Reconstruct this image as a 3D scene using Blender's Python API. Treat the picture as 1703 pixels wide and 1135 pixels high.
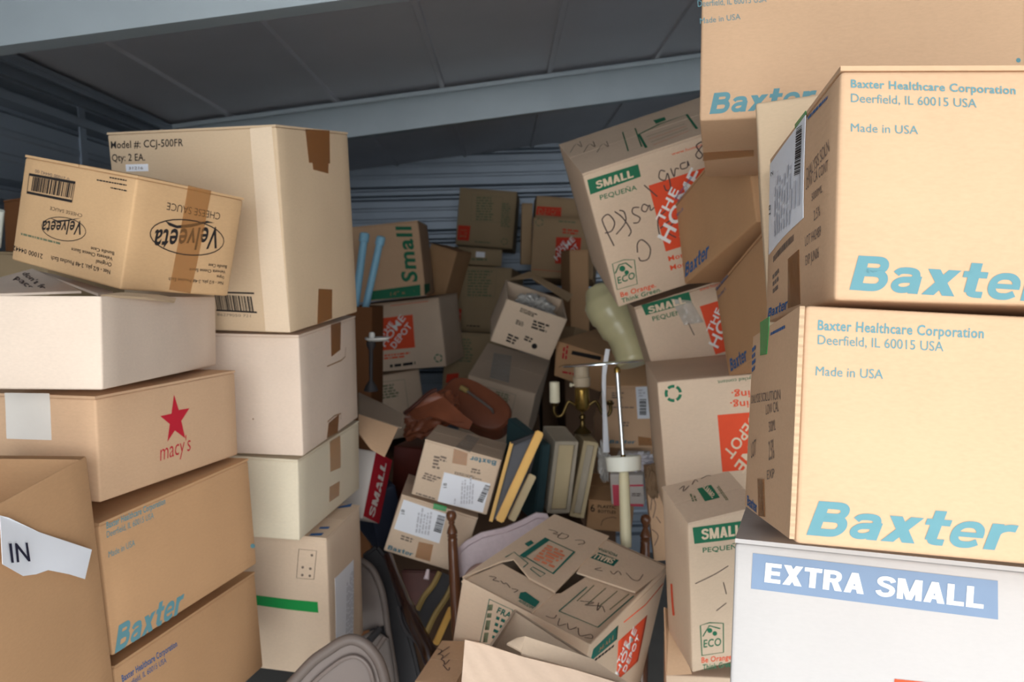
import bpy, bmesh, math, random
from mathutils import Vector, Matrix, Euler, noise
from mathutils.geometry import tessellate_polygon
R = math.radians
C = bpy.context.scene.collection
scene = bpy.context.scene
for o in list(bpy.data.objects): bpy.data.objects.remove(o)

# ------------------------------------------------------------------ camera, sky, exposure
cd = bpy.data.cameras.new('camera'); cam = bpy.data.objects.new('camera', cd); C.objects.link(cam)
cam.matrix_world = Matrix([[0.9996, 0.02686, -0.0087, 0.0], [-0.01078, 0.0782, -0.99688, 0.0], [-0.0261, 0.99658, 0.07846, 1.75], [0.0, 0.0, 0.0, 1.0]])
cd.sensor_fit = 'HORIZONTAL'; cd.sensor_width = 36.0; cd.lens = 1400.0 / 1703.0 * 36.0
cd.clip_start = 0.02; cd.clip_end = 100
cd.dof.use_dof = True; cd.dof.focus_distance = 0.85; cd.dof.aperture_fstop = 10.0
scene.camera = cam
vs = scene.view_settings
scene.display_settings.display_device = 'sRGB'
vs.view_transform = 'Standard'; vs.look = 'None'; vs.gamma = 1.0; vs.use_curve_mapping = False
vs.exposure = 2.55
W = bpy.data.worlds.new('overcast_sky'); scene.world = W; W.use_nodes = True
bg = W.node_tree.nodes['Background']
bg.inputs[0].default_value = (0.93, 0.97, 1.0, 1); bg.inputs[1].default_value = 1.0
scene.cycles.max_bounces = 8; scene.cycles.diffuse_bounces = 6
scene.cycles.use_denoising = True
pl = bpy.data.lights.new('door_daylight_portal', 'AREA'); pl.shape = 'RECTANGLE'; pl.size = 3.0; pl.size_y = 2.4
pl.cycles.is_portal = True
po = bpy.data.objects.new('door_daylight_portal', pl); C.objects.link(po)
po.location = (0.22, -0.90, 1.21); po.rotation_euler = (R(90), 0, 0)

# ------------------------------------------------------------------ materials
def lin(c):
    c = c / 255.0
    return c / 12.92 if c <= 0.04045 else ((c + 0.055) / 1.055) ** 2.4
def rgb(r, g, b): return (lin(r), lin(g), lin(b), 1)
MATS = {}
def base_mat(name):
    m = bpy.data.materials.new(name); m.use_nodes = True; MATS[name] = m
    nt = m.node_tree; return m, nt, nt.nodes['Principled BSDF']
def plain(name, col, rough=.6, metal=0.0, spec=.3, var=.06, scale=25, bump=0.0, alpha=1.0, trans=0.0, coat=0.0):
    m, nt, b = base_mat(name)
    tc = nt.nodes.new('ShaderNodeTexCoord'); n = nt.nodes.new('ShaderNodeTexNoise')
    n.inputs['Scale'].default_value = scale; n.inputs['Detail'].default_value = 4
    nt.links.new(tc.outputs['Object'], n.inputs['Vector'])
    mx = nt.nodes.new('ShaderNodeMix'); mx.data_type = 'RGBA'
    c = rgb(*col)
    mx.inputs[6].default_value = tuple(x * (1 - var) for x in c[:3]) + (1,)
    mx.inputs[7].default_value = tuple(min(1, x * (1 + var)) for x in c[:3]) + (1,)
    nt.links.new(n.outputs['Fac'], mx.inputs[0]); nt.links.new(mx.outputs[2], b.inputs['Base Color'])
    b.inputs['Roughness'].default_value = rough; b.inputs['Metallic'].default_value = metal
    b.inputs['Specular IOR Level'].default_value = spec; b.inputs['Alpha'].default_value = alpha
    b.inputs['Transmission Weight'].default_value = trans; b.inputs['Coat Weight'].default_value = coat
    if bump:
        bp = nt.nodes.new('ShaderNodeBump'); bp.inputs['Strength'].default_value = bump; bp.inputs['Distance'].default_value = .004
        nt.links.new(n.outputs['Fac'], bp.inputs['Height']); nt.links.new(bp.outputs[0], b.inputs['Normal'])
    return m
def card(name, col, var=.07, flute=.25):
    """cardboard: soft blotches, fine fibres and a faint fluting"""
    m, nt, b = base_mat(name); L = nt.links.new
    tc = nt.nodes.new('ShaderNodeTexCoord')
    n1 = nt.nodes.new('ShaderNodeTexNoise'); n1.inputs['Scale'].default_value = 9; n1.inputs['Detail'].default_value = 6
    mp = nt.nodes.new('ShaderNodeMapping'); mp.inputs['Scale'].default_value = (160, 160, 420)
    n2 = nt.nodes.new('ShaderNodeTexNoise'); n2.inputs['Scale'].default_value = 1.0; n2.inputs['Detail'].default_value = 3
    L(tc.outputs['Object'], n1.inputs['Vector']); L(tc.outputs['Object'], mp.inputs['Vector']); L(mp.outputs[0], n2.inputs['Vector'])
    ad = nt.nodes.new('ShaderNodeMath'); ad.operation = 'MULTIPLY_ADD'; ad.inputs[1].default_value = .45
    L(n2.outputs['Fac'], ad.inputs[0])
    m2 = nt.nodes.new('ShaderNodeMath'); m2.operation = 'MULTIPLY'; m2.inputs[1].default_value = .55
    L(n1.outputs['Fac'], m2.inputs[0]); L(m2.outputs[0], ad.inputs[2])
    mx = nt.nodes.new('ShaderNodeMix'); mx.data_type = 'RGBA'; c = rgb(*col)
    mx.inputs[6].default_value = tuple(x * (1 - 2.2 * var) for x in c[:3]) + (1,)
    mx.inputs[7].default_value = tuple(min(.95, x * (1 + 2.2 * var)) for x in c[:3]) + (1,)
    L(ad.outputs[0], mx.inputs[0]); L(mx.outputs[2], b.inputs['Base Color'])
    b.inputs['Roughness'].default_value = .82; b.inputs['Specular IOR Level'].default_value = .2
    wv = nt.nodes.new('ShaderNodeTexWave'); wv.wave_type = 'BANDS'; wv.bands_direction = 'Z'; wv.inputs['Scale'].default_value = 40; wv.inputs['Distortion'].default_value = .3
    L(tc.outputs['Object'], wv.inputs['Vector'])
    bp = nt.nodes.new('ShaderNodeBump'); bp.inputs['Strength'].default_value = .12 * flute; bp.inputs['Distance'].default_value = .002
    L(wv.outputs['Fac'], bp.inputs['Height'])
    b2 = nt.nodes.new('ShaderNodeBump'); b2.inputs['Strength'].default_value = .12; b2.inputs['Distance'].default_value = .003
    L(n1.outputs['Fac'], b2.inputs['Height']); L(bp.outputs[0], b2.inputs['Normal']); L(b2.outputs[0], b.inputs['Normal'])
    return m
card('kraft', (203, 167, 134)); card('kraft_pale', (212, 188, 163)); card('kraft_brown', (190, 149, 110))
card('beige', (203, 178, 148)); card('kraft_warm', (204, 166, 124)); card('beige_pale', (220, 200, 182)); card('cream', (218, 206, 182)); card('white_board', (182, 177, 174), .03)
card('kraft_dim', (168, 140, 108)); card('kraft_deep', (88, 66, 50)); card('joint_board', (222, 200, 174)); card('kraft_olive', (160, 138, 108)); card('brown_board', (120, 78, 48)); card('kraft_shaded', (150, 132, 115))  # joint_board: paler colour for the light on the bent front strip of LC
card('flute_edge', (196, 166, 134), .07, 6.0)
m = card('fluted', (190, 166, 146), .06, 4.0)
for n in m.node_tree.nodes:
    if n.type == 'TEX_WAVE': n.bands_direction = 'X'; n.inputs['Scale'].default_value = 26
INK = dict(blue=(98, 142, 150), blue2=(62, 100, 150), blue3=(80, 120, 135), gray=(120, 105, 95), graypale=(196, 196, 202), black=(42, 38, 38), green=(44, 112, 82), green2=(38, 104, 92),
           greenpale=(112, 118, 92), orange=(226, 84, 52), orange2=(200, 60, 40), paleorange=(214, 130, 96), red=(186, 36, 52), slate=(120, 138, 162), pen=(88, 74, 72),
           print_white=(235, 232, 228), paleink=(222, 200, 172), kraftink=(170, 130, 95), kraftdark=(150, 116, 82), pink=(226, 90, 110), ink=(40, 40, 60))
for k, v in INK.items(): plain('ink_' + k, v, .75, var=.05, scale=60, spec=.2)
plain('label_white', (232, 234, 240), .45, spec=.4, var=.02)
plain('tape_brown', (150, 98, 54), .22, spec=.5, var=.1, scale=40, bump=.3, alpha=.6); plain('tape_tan', (186, 128, 70), .25, spec=.5, var=.05, bump=.2, alpha=.34)
plain('tape_green', (20, 140, 62), .25, spec=.5, var=.1); plain('tape_masking', (216, 208, 198), .55, var=.04, bump=.2)
plain('tape_clear', (215, 205, 192), .10, spec=.9, var=.1, scale=50, bump=.9, alpha=.55)
plain('galvanised', (132, 142, 154), .38, metal=.4, spec=.5, var=.10, scale=7, bump=.05)
plain('beam_zinc', (158, 168, 174), .42, metal=.3, spec=.5, var=.10, scale=9)
plain('roof_zinc', (186, 186, 192), .45, metal=.25, spec=.4, var=.12, scale=3, bump=.05)
plain('concrete', (150, 146, 140), .85, var=.12, scale=6); plain('asphalt', (206, 203, 196), .9, var=.12, scale=30)
plain('chair_plastic', (116, 104, 98), .45, var=.04); plain('chair_rubber', (104, 93, 87), .5)
plain('dark_wood', (46, 26, 20), .16, spec=.6, var=.2, coat=.5); plain('turned_wood', (104, 64, 40), .28, spec=.5, var=.25, scale=14, coat=.3)
plain('yellow_wood', (226, 178, 96), .4, var=.1); plain('old_wood', (192, 174, 138), .7, var=.18, scale=12, bump=.3); plain('grey_wood', (172, 161, 143), .75, var=.2, scale=10, bump=.4)
plain('leather', (128, 72, 48), .42, spec=.4, var=.25, scale=18, bump=.4); plain('leather_dark', (74, 42, 34), .4, var=.2)
plain('tube_blue', (150, 202, 228), .4, var=.04); plain('dish_white', (214, 212, 206), .3, var=.03)
plain('brass', (170, 138, 74), .25, metal=.85, var=.15); plain('brass_dark', (96, 78, 44), .3, metal=.8, var=.2); plain('candle_cream', (232, 224, 196), .5, var=.03); plain('socket_beige', (190, 172, 146), .5)
plain('chrome', (205, 210, 214), .18, metal=.9); plain('drum_white', (232, 234, 222), .35, var=.03); plain('tube_cream', (216, 208, 174), .4, var=.06)
plain('vinyl_olive', (198, 190, 148), .3, spec=.5, var=.08); plain('lilac_cloth', (208, 192, 196), .8, var=.12, scale=90, bump=.5); plain('cord_pink', (150, 120, 112), .5)
plain('navy', (38, 44, 60), .5, var=.15); plain('maroon', (84, 36, 28), .4, var=.2); plain('charcoal', (52, 50, 52), .6, var=.15); plain('panel_grey', (88, 88, 92), .5, var=.1); plain('teal_dark', (44, 66, 70), .55)
plain('gilt', (150, 126, 76), .45, var=.25); plain('white_plastic', (222, 220, 226), .3, var=.05); plain('clear_bag', (176, 172, 166), .12, spec=.7, var=.25, scale=45, bump=.8); plain('basket_brown', (120, 96, 72), .75, var=.3, scale=30, bump=.6)
plain('box_white', (214, 206, 198), .5, var=.03); plain('dark_hole', (22, 18, 16), .9); plain('paper', (236, 238, 244), .6, var=.02)

# ------------------------------------------------------------------ helpers
def setp(o, label=None, cat=None, group=None, kind=None):
    if label: o['label'] = label
    if cat: o['category'] = cat
    if group: o['group'] = group
    if kind: o['kind'] = kind
    return o
def thing(name, label, cat, loc, rot=(0, 0, 0), group=None):
    o = bpy.data.objects.new(name, None); C.objects.link(o); o.empty_display_size = .05
    o.location = loc; o.rotation_euler = rot
    return setp(o, label, cat, group)
def inv(o): return (Matrix.Translation(o.location) @ o.rotation_euler.to_matrix().to_4x4()).inverted() if o else Matrix()
def top(o):
    while o.parent: o = o.parent
    return o
def emit(name, bm, mats, parent=None, world=True, smooth=True, label=None):
    """one mesh object; world=True: the vertices are world coordinates"""
    if world and parent: bm.transform(inv(top(parent)))
    me = bpy.data.meshes.new(name); bm.to_mesh(me); bm.free()
    for m in (mats if isinstance(mats, (list, tuple)) else [mats]): me.materials.append(MATS[m])
    if smooth:
        for p in me.polygons: p.use_smooth = True
        me.set_sharp_from_angle(angle=R(38))
    o = bpy.data.objects.new(name, me); C.objects.link(o)
    if parent: o.parent = parent
    if label: o['label'] = label
    return o
def whole(name, label, cat, bm, mats, group=None):
    """a thing that is one mesh, its origin at its own middle"""
    c = sum((v.co for v in bm.verts), Vector()) / max(1, len(bm.verts))
    bm.transform(Matrix.Translation(-c)); o = emit(name, bm, mats, None, False); o.location = c
    return setp(o, label, cat, group)
def struct(name, bm, mats, smooth=False):
    o = emit(name, bm, mats, None, True, smooth); o['kind'] = 'structure'; return o
def bm_box(bm, lo, hi, M=None):
    vs_ = [bm.verts.new(M @ Vector(p) if M else Vector(p)) for p in ((lo[0], lo[1], lo[2]), (hi[0], lo[1], lo[2]), (hi[0], hi[1], lo[2]), (lo[0], hi[1], lo[2]), (lo[0], lo[1], hi[2]), (hi[0], lo[1], hi[2]), (hi[0], hi[1], hi[2]), (lo[0], hi[1], hi[2]))]
    for f in ((3, 2, 1, 0), (4, 5, 6, 7), (0, 1, 5, 4), (1, 2, 6, 5), (2, 3, 7, 6), (3, 0, 4, 7)): bm.faces.new([vs_[i] for i in f])
    return bm
def tube(bm, pts, rad, seg=14, cap=True):
    pts = [Vector(p) for p in pts]; rs = rad if isinstance(rad, (list, tuple)) else [rad] * len(pts)
    rings = []; up = None
    for i, p in enumerate(pts):
        t = (pts[min(i + 1, len(pts) - 1)] - pts[max(i - 1, 0)]).normalized()
        if up is None: up = t.orthogonal().normalized()
        up = (up - t * up.dot(t)).normalized(); s = t.cross(up)
        rings.append([bm.verts.new(p + (up * math.cos(2 * math.pi * k / seg) + s * math.sin(2 * math.pi * k / seg)) * rs[i]) for k in range(seg)])
    for a, b in zip(rings, rings[1:]):
        for k in range(seg): bm.faces.new((a[k], a[(k + 1) % seg], b[(k + 1) % seg], b[k]))
    if cap: bm.faces.new(rings[0][::-1]); bm.faces.new(rings[-1])
    return bm
def smooth_path(pts, n=6):
    P = [Vector(p) for p in pts]; P = [P[0]] + P + [P[-1]]; out = []
    for i in range(1, len(P) - 2):
        for k in range(n):
            t = k / n; a, b, c, d = P[i - 1:i + 3]
            out.append(.5 * ((2 * b) + (c - a) * t + (2 * a - 5 * b + 4 * c - d) * t * t + (3 * b - a - 3 * c + d) * t ** 3))
    return out + [P[-2]]
def lathe(bm, a, b, prof, seg=24):
    """turned along a->b: prof = [(distance from a in metres, radius)]"""
    a, b = Vector(a), Vector(b); t = (b - a).normalized()
    e = t.orthogonal().normalized(); g = t.cross(e); rings = []
    for s, r in prof: rings.append([bm.verts.new(a + t * s + (e * math.cos(2 * math.pi * k / seg) + g * math.sin(2 * math.pi * k / seg)) * max(r, .0003)) for k in range(seg)])
    for p, q in zip(rings, rings[1:]):
        for k in range(seg): bm.faces.new((p[k], p[(k + 1) % seg], q[(k + 1) % seg], q[k]))
    bm.faces.new(rings[0][::-1]); bm.faces.new(rings[-1]); bmesh.ops.recalc_face_normals(bm, faces=bm.faces)
    return bm
def sheet(bm, pts, th, sub=0, wob=0.0, seed=0):
    """a real slab of thickness th whose front outline is the 3-D polygon pts"""
    P = [Vector(p) for p in pts]; n = Vector()
    for i in range(len(P)): n += (P[i] - P[0]).cross(P[(i + 1) % len(P)] - P[0])
    n.normalize()
    A = [bm.verts.new(p + n * th / 2) for p in P]; B = [bm.verts.new(p - n * th / 2) for p in P]
    tri = tessellate_polygon([P]); fs = []
    for t in tri:
        fs.append(bm.faces.new([A[i] for i in t])); fs.append(bm.faces.new([B[i] for i in t][::-1]))
    for i in range(len(P)): j = (i + 1) % len(P); fs.append(bm.faces.new((A[i], B[i], B[j], A[j])))
    if sub: bmesh.ops.subdivide_edges(bm, edges=list({e for f in fs for e in f.edges}), cuts=sub, use_grid_fill=True)
    if wob:
        for v in bm.verts: v.co += n * wob * noise.noise(v.co * 14 + Vector((seed, 0, 0)))
    bmesh.ops.recalc_face_normals(bm, faces=bm.faces); return bm
def blob(bm, c, rx, M=None, amp=.25, freq=9, seed=0, sub=4):
    r = bmesh.ops.create_icosphere(bm, subdivisions=sub, radius=1.0)
    for v in r['verts']:
        d = v.co.copy(); k = 1 + amp * noise.noise(d * freq * .3 + Vector((seed, 3, 1))) + .5 * amp * noise.noise(d * freq + Vector((seed, 0, 0)))
        q = Vector((d.x * rx[0], d.y * rx[1], d.z * rx[2])) * k
        v.co = Vector(c) + (M @ q if M else q)
    return bm

# ------------------------------------------------------------------ lettering and print
_TX = {}
# heavy block letters: r = rectangle, q = quad, s = thick stroke; last number is the letter's width
def _r(a, b, c, d): return [(a, b), (c, b), (c, d), (a, d)]
BLOCK = {
 'E': ([_r(0, 0, .24, 1), _r(0, 0, .62, .2), _r(0, .4, .58, .6), _r(0, .8, .62, 1)], [], .64),
 'X': ([[(0, 0), (.28, 0), (.74, 1), (.46, 1)], [(.46, 0), (.74, 0), (.28, 1), (0, 1)]], [], .74),
 'T': ([_r(0, .8, .66, 1), _r(.21, 0, .45, 1)], [], .66),
 'R': ([_r(0, 0, .24, 1), [(.30, .45), (.54, .45), (.72, 0), (.45, 0)]], [(.2, [(.2, .9), (.42, .9), (.55, .83), (.58, .7), (.54, .57), (.42, .5), (.2, .5)])], .72),
 'A': ([[(0, 0), (.25, 0), (.49, 1), (.25, 1)], [(.49, 0), (.74, 0), (.49, 1), (.25, 1)], _r(.2, .18, .55, .36)], [], .74),
 'S': ([], [(.2, [(.61, .74), (.55, .85), (.44, .9), (.28, .9), (.15, .83), (.13, .70), (.22, .60), (.42, .52), (.56, .43), (.58, .29), (.51, .16), (.36, .10), (.22, .11), (.12, .19), (.08, .29)])], .69),
 'M': ([_r(0, 0, .22, 1), _r(.66, 0, .88, 1), [(0, 1), (.26, 1), (.54, 0), (.34, 0)], [(.62, 1), (.88, 1), (.54, 0), (.34, 0)]], [], .88),
 'L': ([_r(0, 0, .24, 1), _r(0, 0, .6, .2)], [], .6),
 'B': ([_r(0, 0, .28, 1)], [(.21, [(.2, .895), (.54, .895), (.66, .84), (.70, .73), (.66, .63), (.54, .57), (.2, .57)]), (.22, [(.2, .52), (.58, .52), (.72, .44), (.76, .30), (.70, .17), (.56, .11), (.2, .11)])], .88),
 'a': ([_r(.47, 0, .72, .5)], [(.19, [(.08, .54), (.17, .63), (.38, .65), (.54, .6), (.595, .45)]), (.18, [(.6, .40), (.28, .38), (.14, .30), (.12, .19), (.22, .10), (.40, .10), (.56, .19)])], .74),
 'x': ([[(0, 0), (.3, 0), (.8, .74), (.5, .74)], [(.5, 0), (.8, 0), (.3, .74), (0, .74)]], [], .8),
 't': ([_r(.12, .14, .39, .98), _r(0, .56, .58, .74)], [(.18, [(.255, .2), (.29, .12), (.40, .09), (.57, .09)])], .58),
 'e': ([_r(.12, .3, .76, .44)], [(.19, [(.66, .34), (.64, .52), (.50, .645), (.28, .645), (.14, .54), (.10, .37), (.14, .2), (.28, .095), (.50, .095), (.66, .18)])], .78),
 'r': ([_r(0, 0, .27, .74)], [(.2, [(.14, .42), (.24, .57), (.40, .64), (.58, .635)])], .58), ' ': ([], [], .36)}
def block_mesh(s):
    V = []; F = []; x = 0.0
    for ch in s:
        P, S, w = BLOCK[ch]
        for p in P: F.append(tuple(range(len(V), len(V) + len(p)))); V += [(x + a, b) for a, b in p]
        for wd, pts in S:
            rv, rf = ribbon([(q[0], q[1]) for q in curve2(pts, 0)], wd, 0); n = len(V); V += [(x + a, b) for a, b in rv]; F += [tuple(n + i for i in f) for f in rf]
        x += w + (.07 if ch != ' ' else 0)
    x -= .07
    return [(a / x, b) for a, b in V], F
def text_mesh(s, bold):
    k = (s, bold)
    if k not in _TX and bold >= .045 and all(ch in BLOCK for ch in s): _TX[k] = block_mesh(s)
    if k not in _TX:
        cu = bpy.data.curves.new('lettering', 'FONT'); cu.body = s; cu.offset = bold * .55; cu.space_character = 1.0 + max(0, bold) * 2.2; cu.resolution_u = 3
        ob = bpy.data.objects.new('lettering', cu); C.objects.link(ob); dg = bpy.context.evaluated_depsgraph_get()
        me = bpy.data.meshes.new_from_object(ob.evaluated_get(dg)); bpy.data.objects.remove(ob)
        V = [(v.co.x, v.co.y) for v in me.vertices]; F = [tuple(p.vertices) for p in me.polygons]
        x0 = min(v[0] for v in V); x1 = max(v[0] for v in V)
        cap = .72
        if not any(ch.isupper() or ch.isdigit() or ch in 'bdfhklt' for ch in s): cap = .54
        _TX[k] = ([((v[0] - x0) / (x1 - x0), v[1] / cap) for v in V], F); bpy.data.meshes.remove(me)
    return _TX[k]
FR = {'F': ((1, 0, 0), (0, 0, 1), (0, -1, 0)), 'R': ((0, 1, 0), (0, 0, 1), (1, 0, 0)), 'L': ((0, -1, 0), (0, 0, 1), (-1, 0, 0)), 'T': ((1, 0, 0), (0, 1, 0), (0, 0, 1)), 'B': ((1, 0, 0), (0, -1, 0), (0, 0, -1))}
FR = {k: tuple(Vector(a) for a in v) for k, v in FR.items()}
class Skin:
    """the slightly bulged surface of one box; puts face-local metres on it"""
    def __init__(s, dims, seed, amp): s.d = Vector(dims); s.seed = seed; s.amp = amp; s.off = {}; s.lift = None
    def bulge(s, f, p):
        ax, ay, n = FR[f]; w = abs(s.d.dot(ax)); h = abs(s.d.dot(ay)); u = p.dot(ax) / w; v = p.dot(ay) / h
        k = max(0, math.cos(math.pi * u)) * max(0, math.cos(math.pi * v))
        return n * s.amp * (k * .8 + (k ** .5) * 1.1 * noise.noise(p * 7 + n * 3 + Vector((s.seed * 1.7, 0, 0))))
    def at(s, f, a, b, up):
        ax, ay, n = FR[f]; p = ax * a + ay * b + n * (abs(s.d.dot(n)) / 2)
        return p + s.bulge(f, p) + n * (up + s.off.get(f, 0) + (s.lift(a, b) if s.lift else 0))
def flat(bm, sk, f, up, V, F, mi):
    vs_ = [bm.verts.new(sk.at(f, x, y, up)) for x, y in V]; n = FR[f][2]
    for q in F:
        try: fc = bm.faces.new([vs_[i] for i in q])
        except ValueError: continue
        fc.normal_update()
        if fc.normal.dot(n) < 0: fc.normal_flip()
        fc.material_index = mi
def ribbon(P, w, closed):
    P = [Vector(p) for p in P]; n = len(P); V = []; F = []
    for i, p in enumerate(P):
        a = P[i - 1] if (i or closed) else p; b = P[(i + 1) % n] if (i < n - 1 or closed) else p
        t = (b - a); t = t.normalized() if t.length > 0 else Vector((1, 0)); s = Vector((-t.y, t.x)) * w / 2
        V += [tuple(p + s), tuple(p - s)]
    for i in range(n if closed else n - 1): j = (i + 1) % n; F.append((2 * i, 2 * i + 1, 2 * j + 1, 2 * j))
    return V, F
def curve2(P, closed):
    if len(P) < 3: return P
    Q = [Vector((p[0], p[1], 0)) for p in P]
    return [(q.x, q.y) for q in smooth_path(Q, 4)]
def draw(bm, sk, d, mats, up0):
    rnd = random.Random(len(str(d)))
    def mi(c):
        c = 'ink_' + c
        if c not in mats: mats.append(c)
        return mats.index(c)
    k, f, col = d[0], d[1], d[2]; up = up0 + .0005
    if k == 't':
        V, F = text_mesh(d[3], d[4]); ox, oy, ax, ay, bx, by = d[5:11]
        if 1 in d[11:]: up += .0005
        flat(bm, sk, f, up, [(ox + ax * u + bx * v, oy + ay * u + by * v) for u, v in V], F, mi(col))
    elif k == 'p':
        P = d[3]
        if len(P) == 4:
            N = 8; a, b, c, e = [Vector(p) for p in P]
            V = [tuple((a.lerp(b, i / N)).lerp(e.lerp(c, i / N), j / N)) for j in range(N + 1) for i in range(N + 1)]
            F = [(j * (N + 1) + i, j * (N + 1) + i + 1, (j + 1) * (N + 1) + i + 1, (j + 1) * (N + 1) + i) for j in range(N) for i in range(N)]
        else:
            V = P; F = tessellate_polygon([[Vector((p[0], p[1], 0)) for p in P]])
        flat(bm, sk, f, up, V, F, mi(col))
    elif k == 's':
        P = d[4]
        if col in ('pen',): P = curve2(P, d[5])
        V, F = ribbon(P, d[3], d[5]); flat(bm, sk, f, up + .0004, V, F, mi(col))
    elif k in 'br':
        O = Vector(d[-6:-4] if d[-1] != 'on' else d[-7:-5]); e = d[-6:] if d[-1] != 'on' else d[-7:-1]
        O, X, Y = Vector(e[0:2]), Vector(e[2:4]), Vector(e[4:6]); V = []; F = []
        def quad(u0, u1, v0, v1):
            i = len(V)
            for u, v in ((u0, v0), (u1, v0), (u1, v1), (u0, v1)): V.append(tuple(O + X * u + Y * v))
            F.append((i, i + 1, i + 2, i + 3))
        if k == 'b':
            u = 0.0; n = d[3]
            while u < 1:
                w = rnd.choice((.35, .5, .8, 1.1)) / n; quad(u, min(1, u + w), 0, 1); u += w + rnd.choice((.3, .5, .8)) / n
        else:
            n = d[3]
            for r_ in range(n):
                v0 = r_ / n + .12 / n; v1 = v0 + .6 / n; u = 0.0; end = rnd.uniform(.7, 1.0) if n > 1 else 1.0
                asp = X.length / max(1e-6, Y.length / n)
                while u < end:
                    w = rnd.uniform(.5, 2.2) / asp; quad(u, min(end, u + w), v0, v1); u += w + .35 / asp
        flat(bm, sk, f, up, V, F, mi(col))

# ------------------------------------------------------------------ boxes
def lines(h, r, n):
    a = [-h, -h + r * .3, -h + r]; b = [-h + r + (2 * h - 2 * r) * i / n for i in range(1, n)]
    return a + b + [h - r, h - r * .3, h]
def shell_bm(d, sk, r=.004, open_top=False, n=9):
    bm = bmesh.new(); H = [d[0] / 2, d[1] / 2, d[2] / 2]
    for f, (ax, ay, nn) in FR.items():
        if f != 'B': _face(bm, H, ax, ay, nn, sk, f, r, n, f == 'T' and open_top)
    _face(bm, H, Vector((-1, 0, 0)), Vector((0, 0, 1)), Vector((0, 1, 0)), None, 'F', r, 3, False)
    _face(bm, H, Vector((1, 0, 0)), Vector((0, -1, 0)), Vector((0, 0, -1)), None, 'T', r, 3, False)
    bmesh.ops.remove_doubles(bm, verts=bm.verts, dist=.0002)
    return bm
def _face(bm, H, ax, ay, nn, sk, f, r, n, skip):
    if skip: return
    hw = sum(abs(ax[i]) * H[i] for i in range(3)); hh = sum(abs(ay[i]) * H[i] for i in range(3)); hn = sum(abs(nn[i]) * H[i] for i in range(3))
    A = lines(hw, r, n); B = lines(hh, r, n); g = []
    for b in B:
        row = []
        for a in A:
            p = ax * a + ay * b + nn * hn
            q = Vector([max(-(H[i] - r), min(H[i] - r, p[i])) for i in range(3)]); e = p - q
            p2 = q + e.normalized() * r
            if sk: p2 = p2 + sk.bulge(f, p)
            row.append(bm.verts.new(p2))
        g.append(row)
    for j in range(len(B) - 1):
        for i in range(len(A) - 1): bm.faces.new((g[j][i], g[j][i + 1], g[j + 1][i + 1], g[j + 1][i]))
def slab(sk, f, poly, up, th, n=6, lift=None):
    """thin piece on a face: quad poly (4 points) or any outline; up = height of its top above the face"""
    bm = bmesh.new(); nn = FR[f][2]
    if len(poly) == 4:
        a, b, c, e = [Vector(p) for p in poly]; g = []; gb = []
        for j in range(n + 1):
            ra, rb = [], []
            for i in range(n + 1):
                q = (a.lerp(b, i / n)).lerp(e.lerp(c, i / n), j / n); l = lift(i / n, j / n) if lift else 0
                ra.append(bm.verts.new(sk.at(f, q.x, q.y, up + l))); rb.append(bm.verts.new(sk.at(f, q.x, q.y, up + l - th)))
            g.append(ra); gb.append(rb)
        for j in range(n):
            for i in range(n):
                bm.faces.new((g[j][i], g[j][i + 1], g[j + 1][i + 1], g[j + 1][i])); bm.faces.new((gb[j][i], gb[j + 1][i], gb[j + 1][i + 1], gb[j][i + 1]))
        for i in range(n):
            for p, q in (((0, i), (0, i + 1)), ((n, i + 1), (n, i)), ((i + 1, 0), (i, 0)), ((i, n), (i + 1, n))):
                bm.faces.new((g[p[0]][p[1]], gb[p[0]][p[1]], gb[q[0]][q[1]], g[q[0]][q[1]]))
    else:
        sheet(bm, [sk.at(f, p[0], p[1], up - th / 2 + (lift(p[0], p[1]) if lift else 0)) for p in poly], th)
    bmesh.ops.recalc_face_normals(bm, faces=bm.faces)
    return bm
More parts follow.
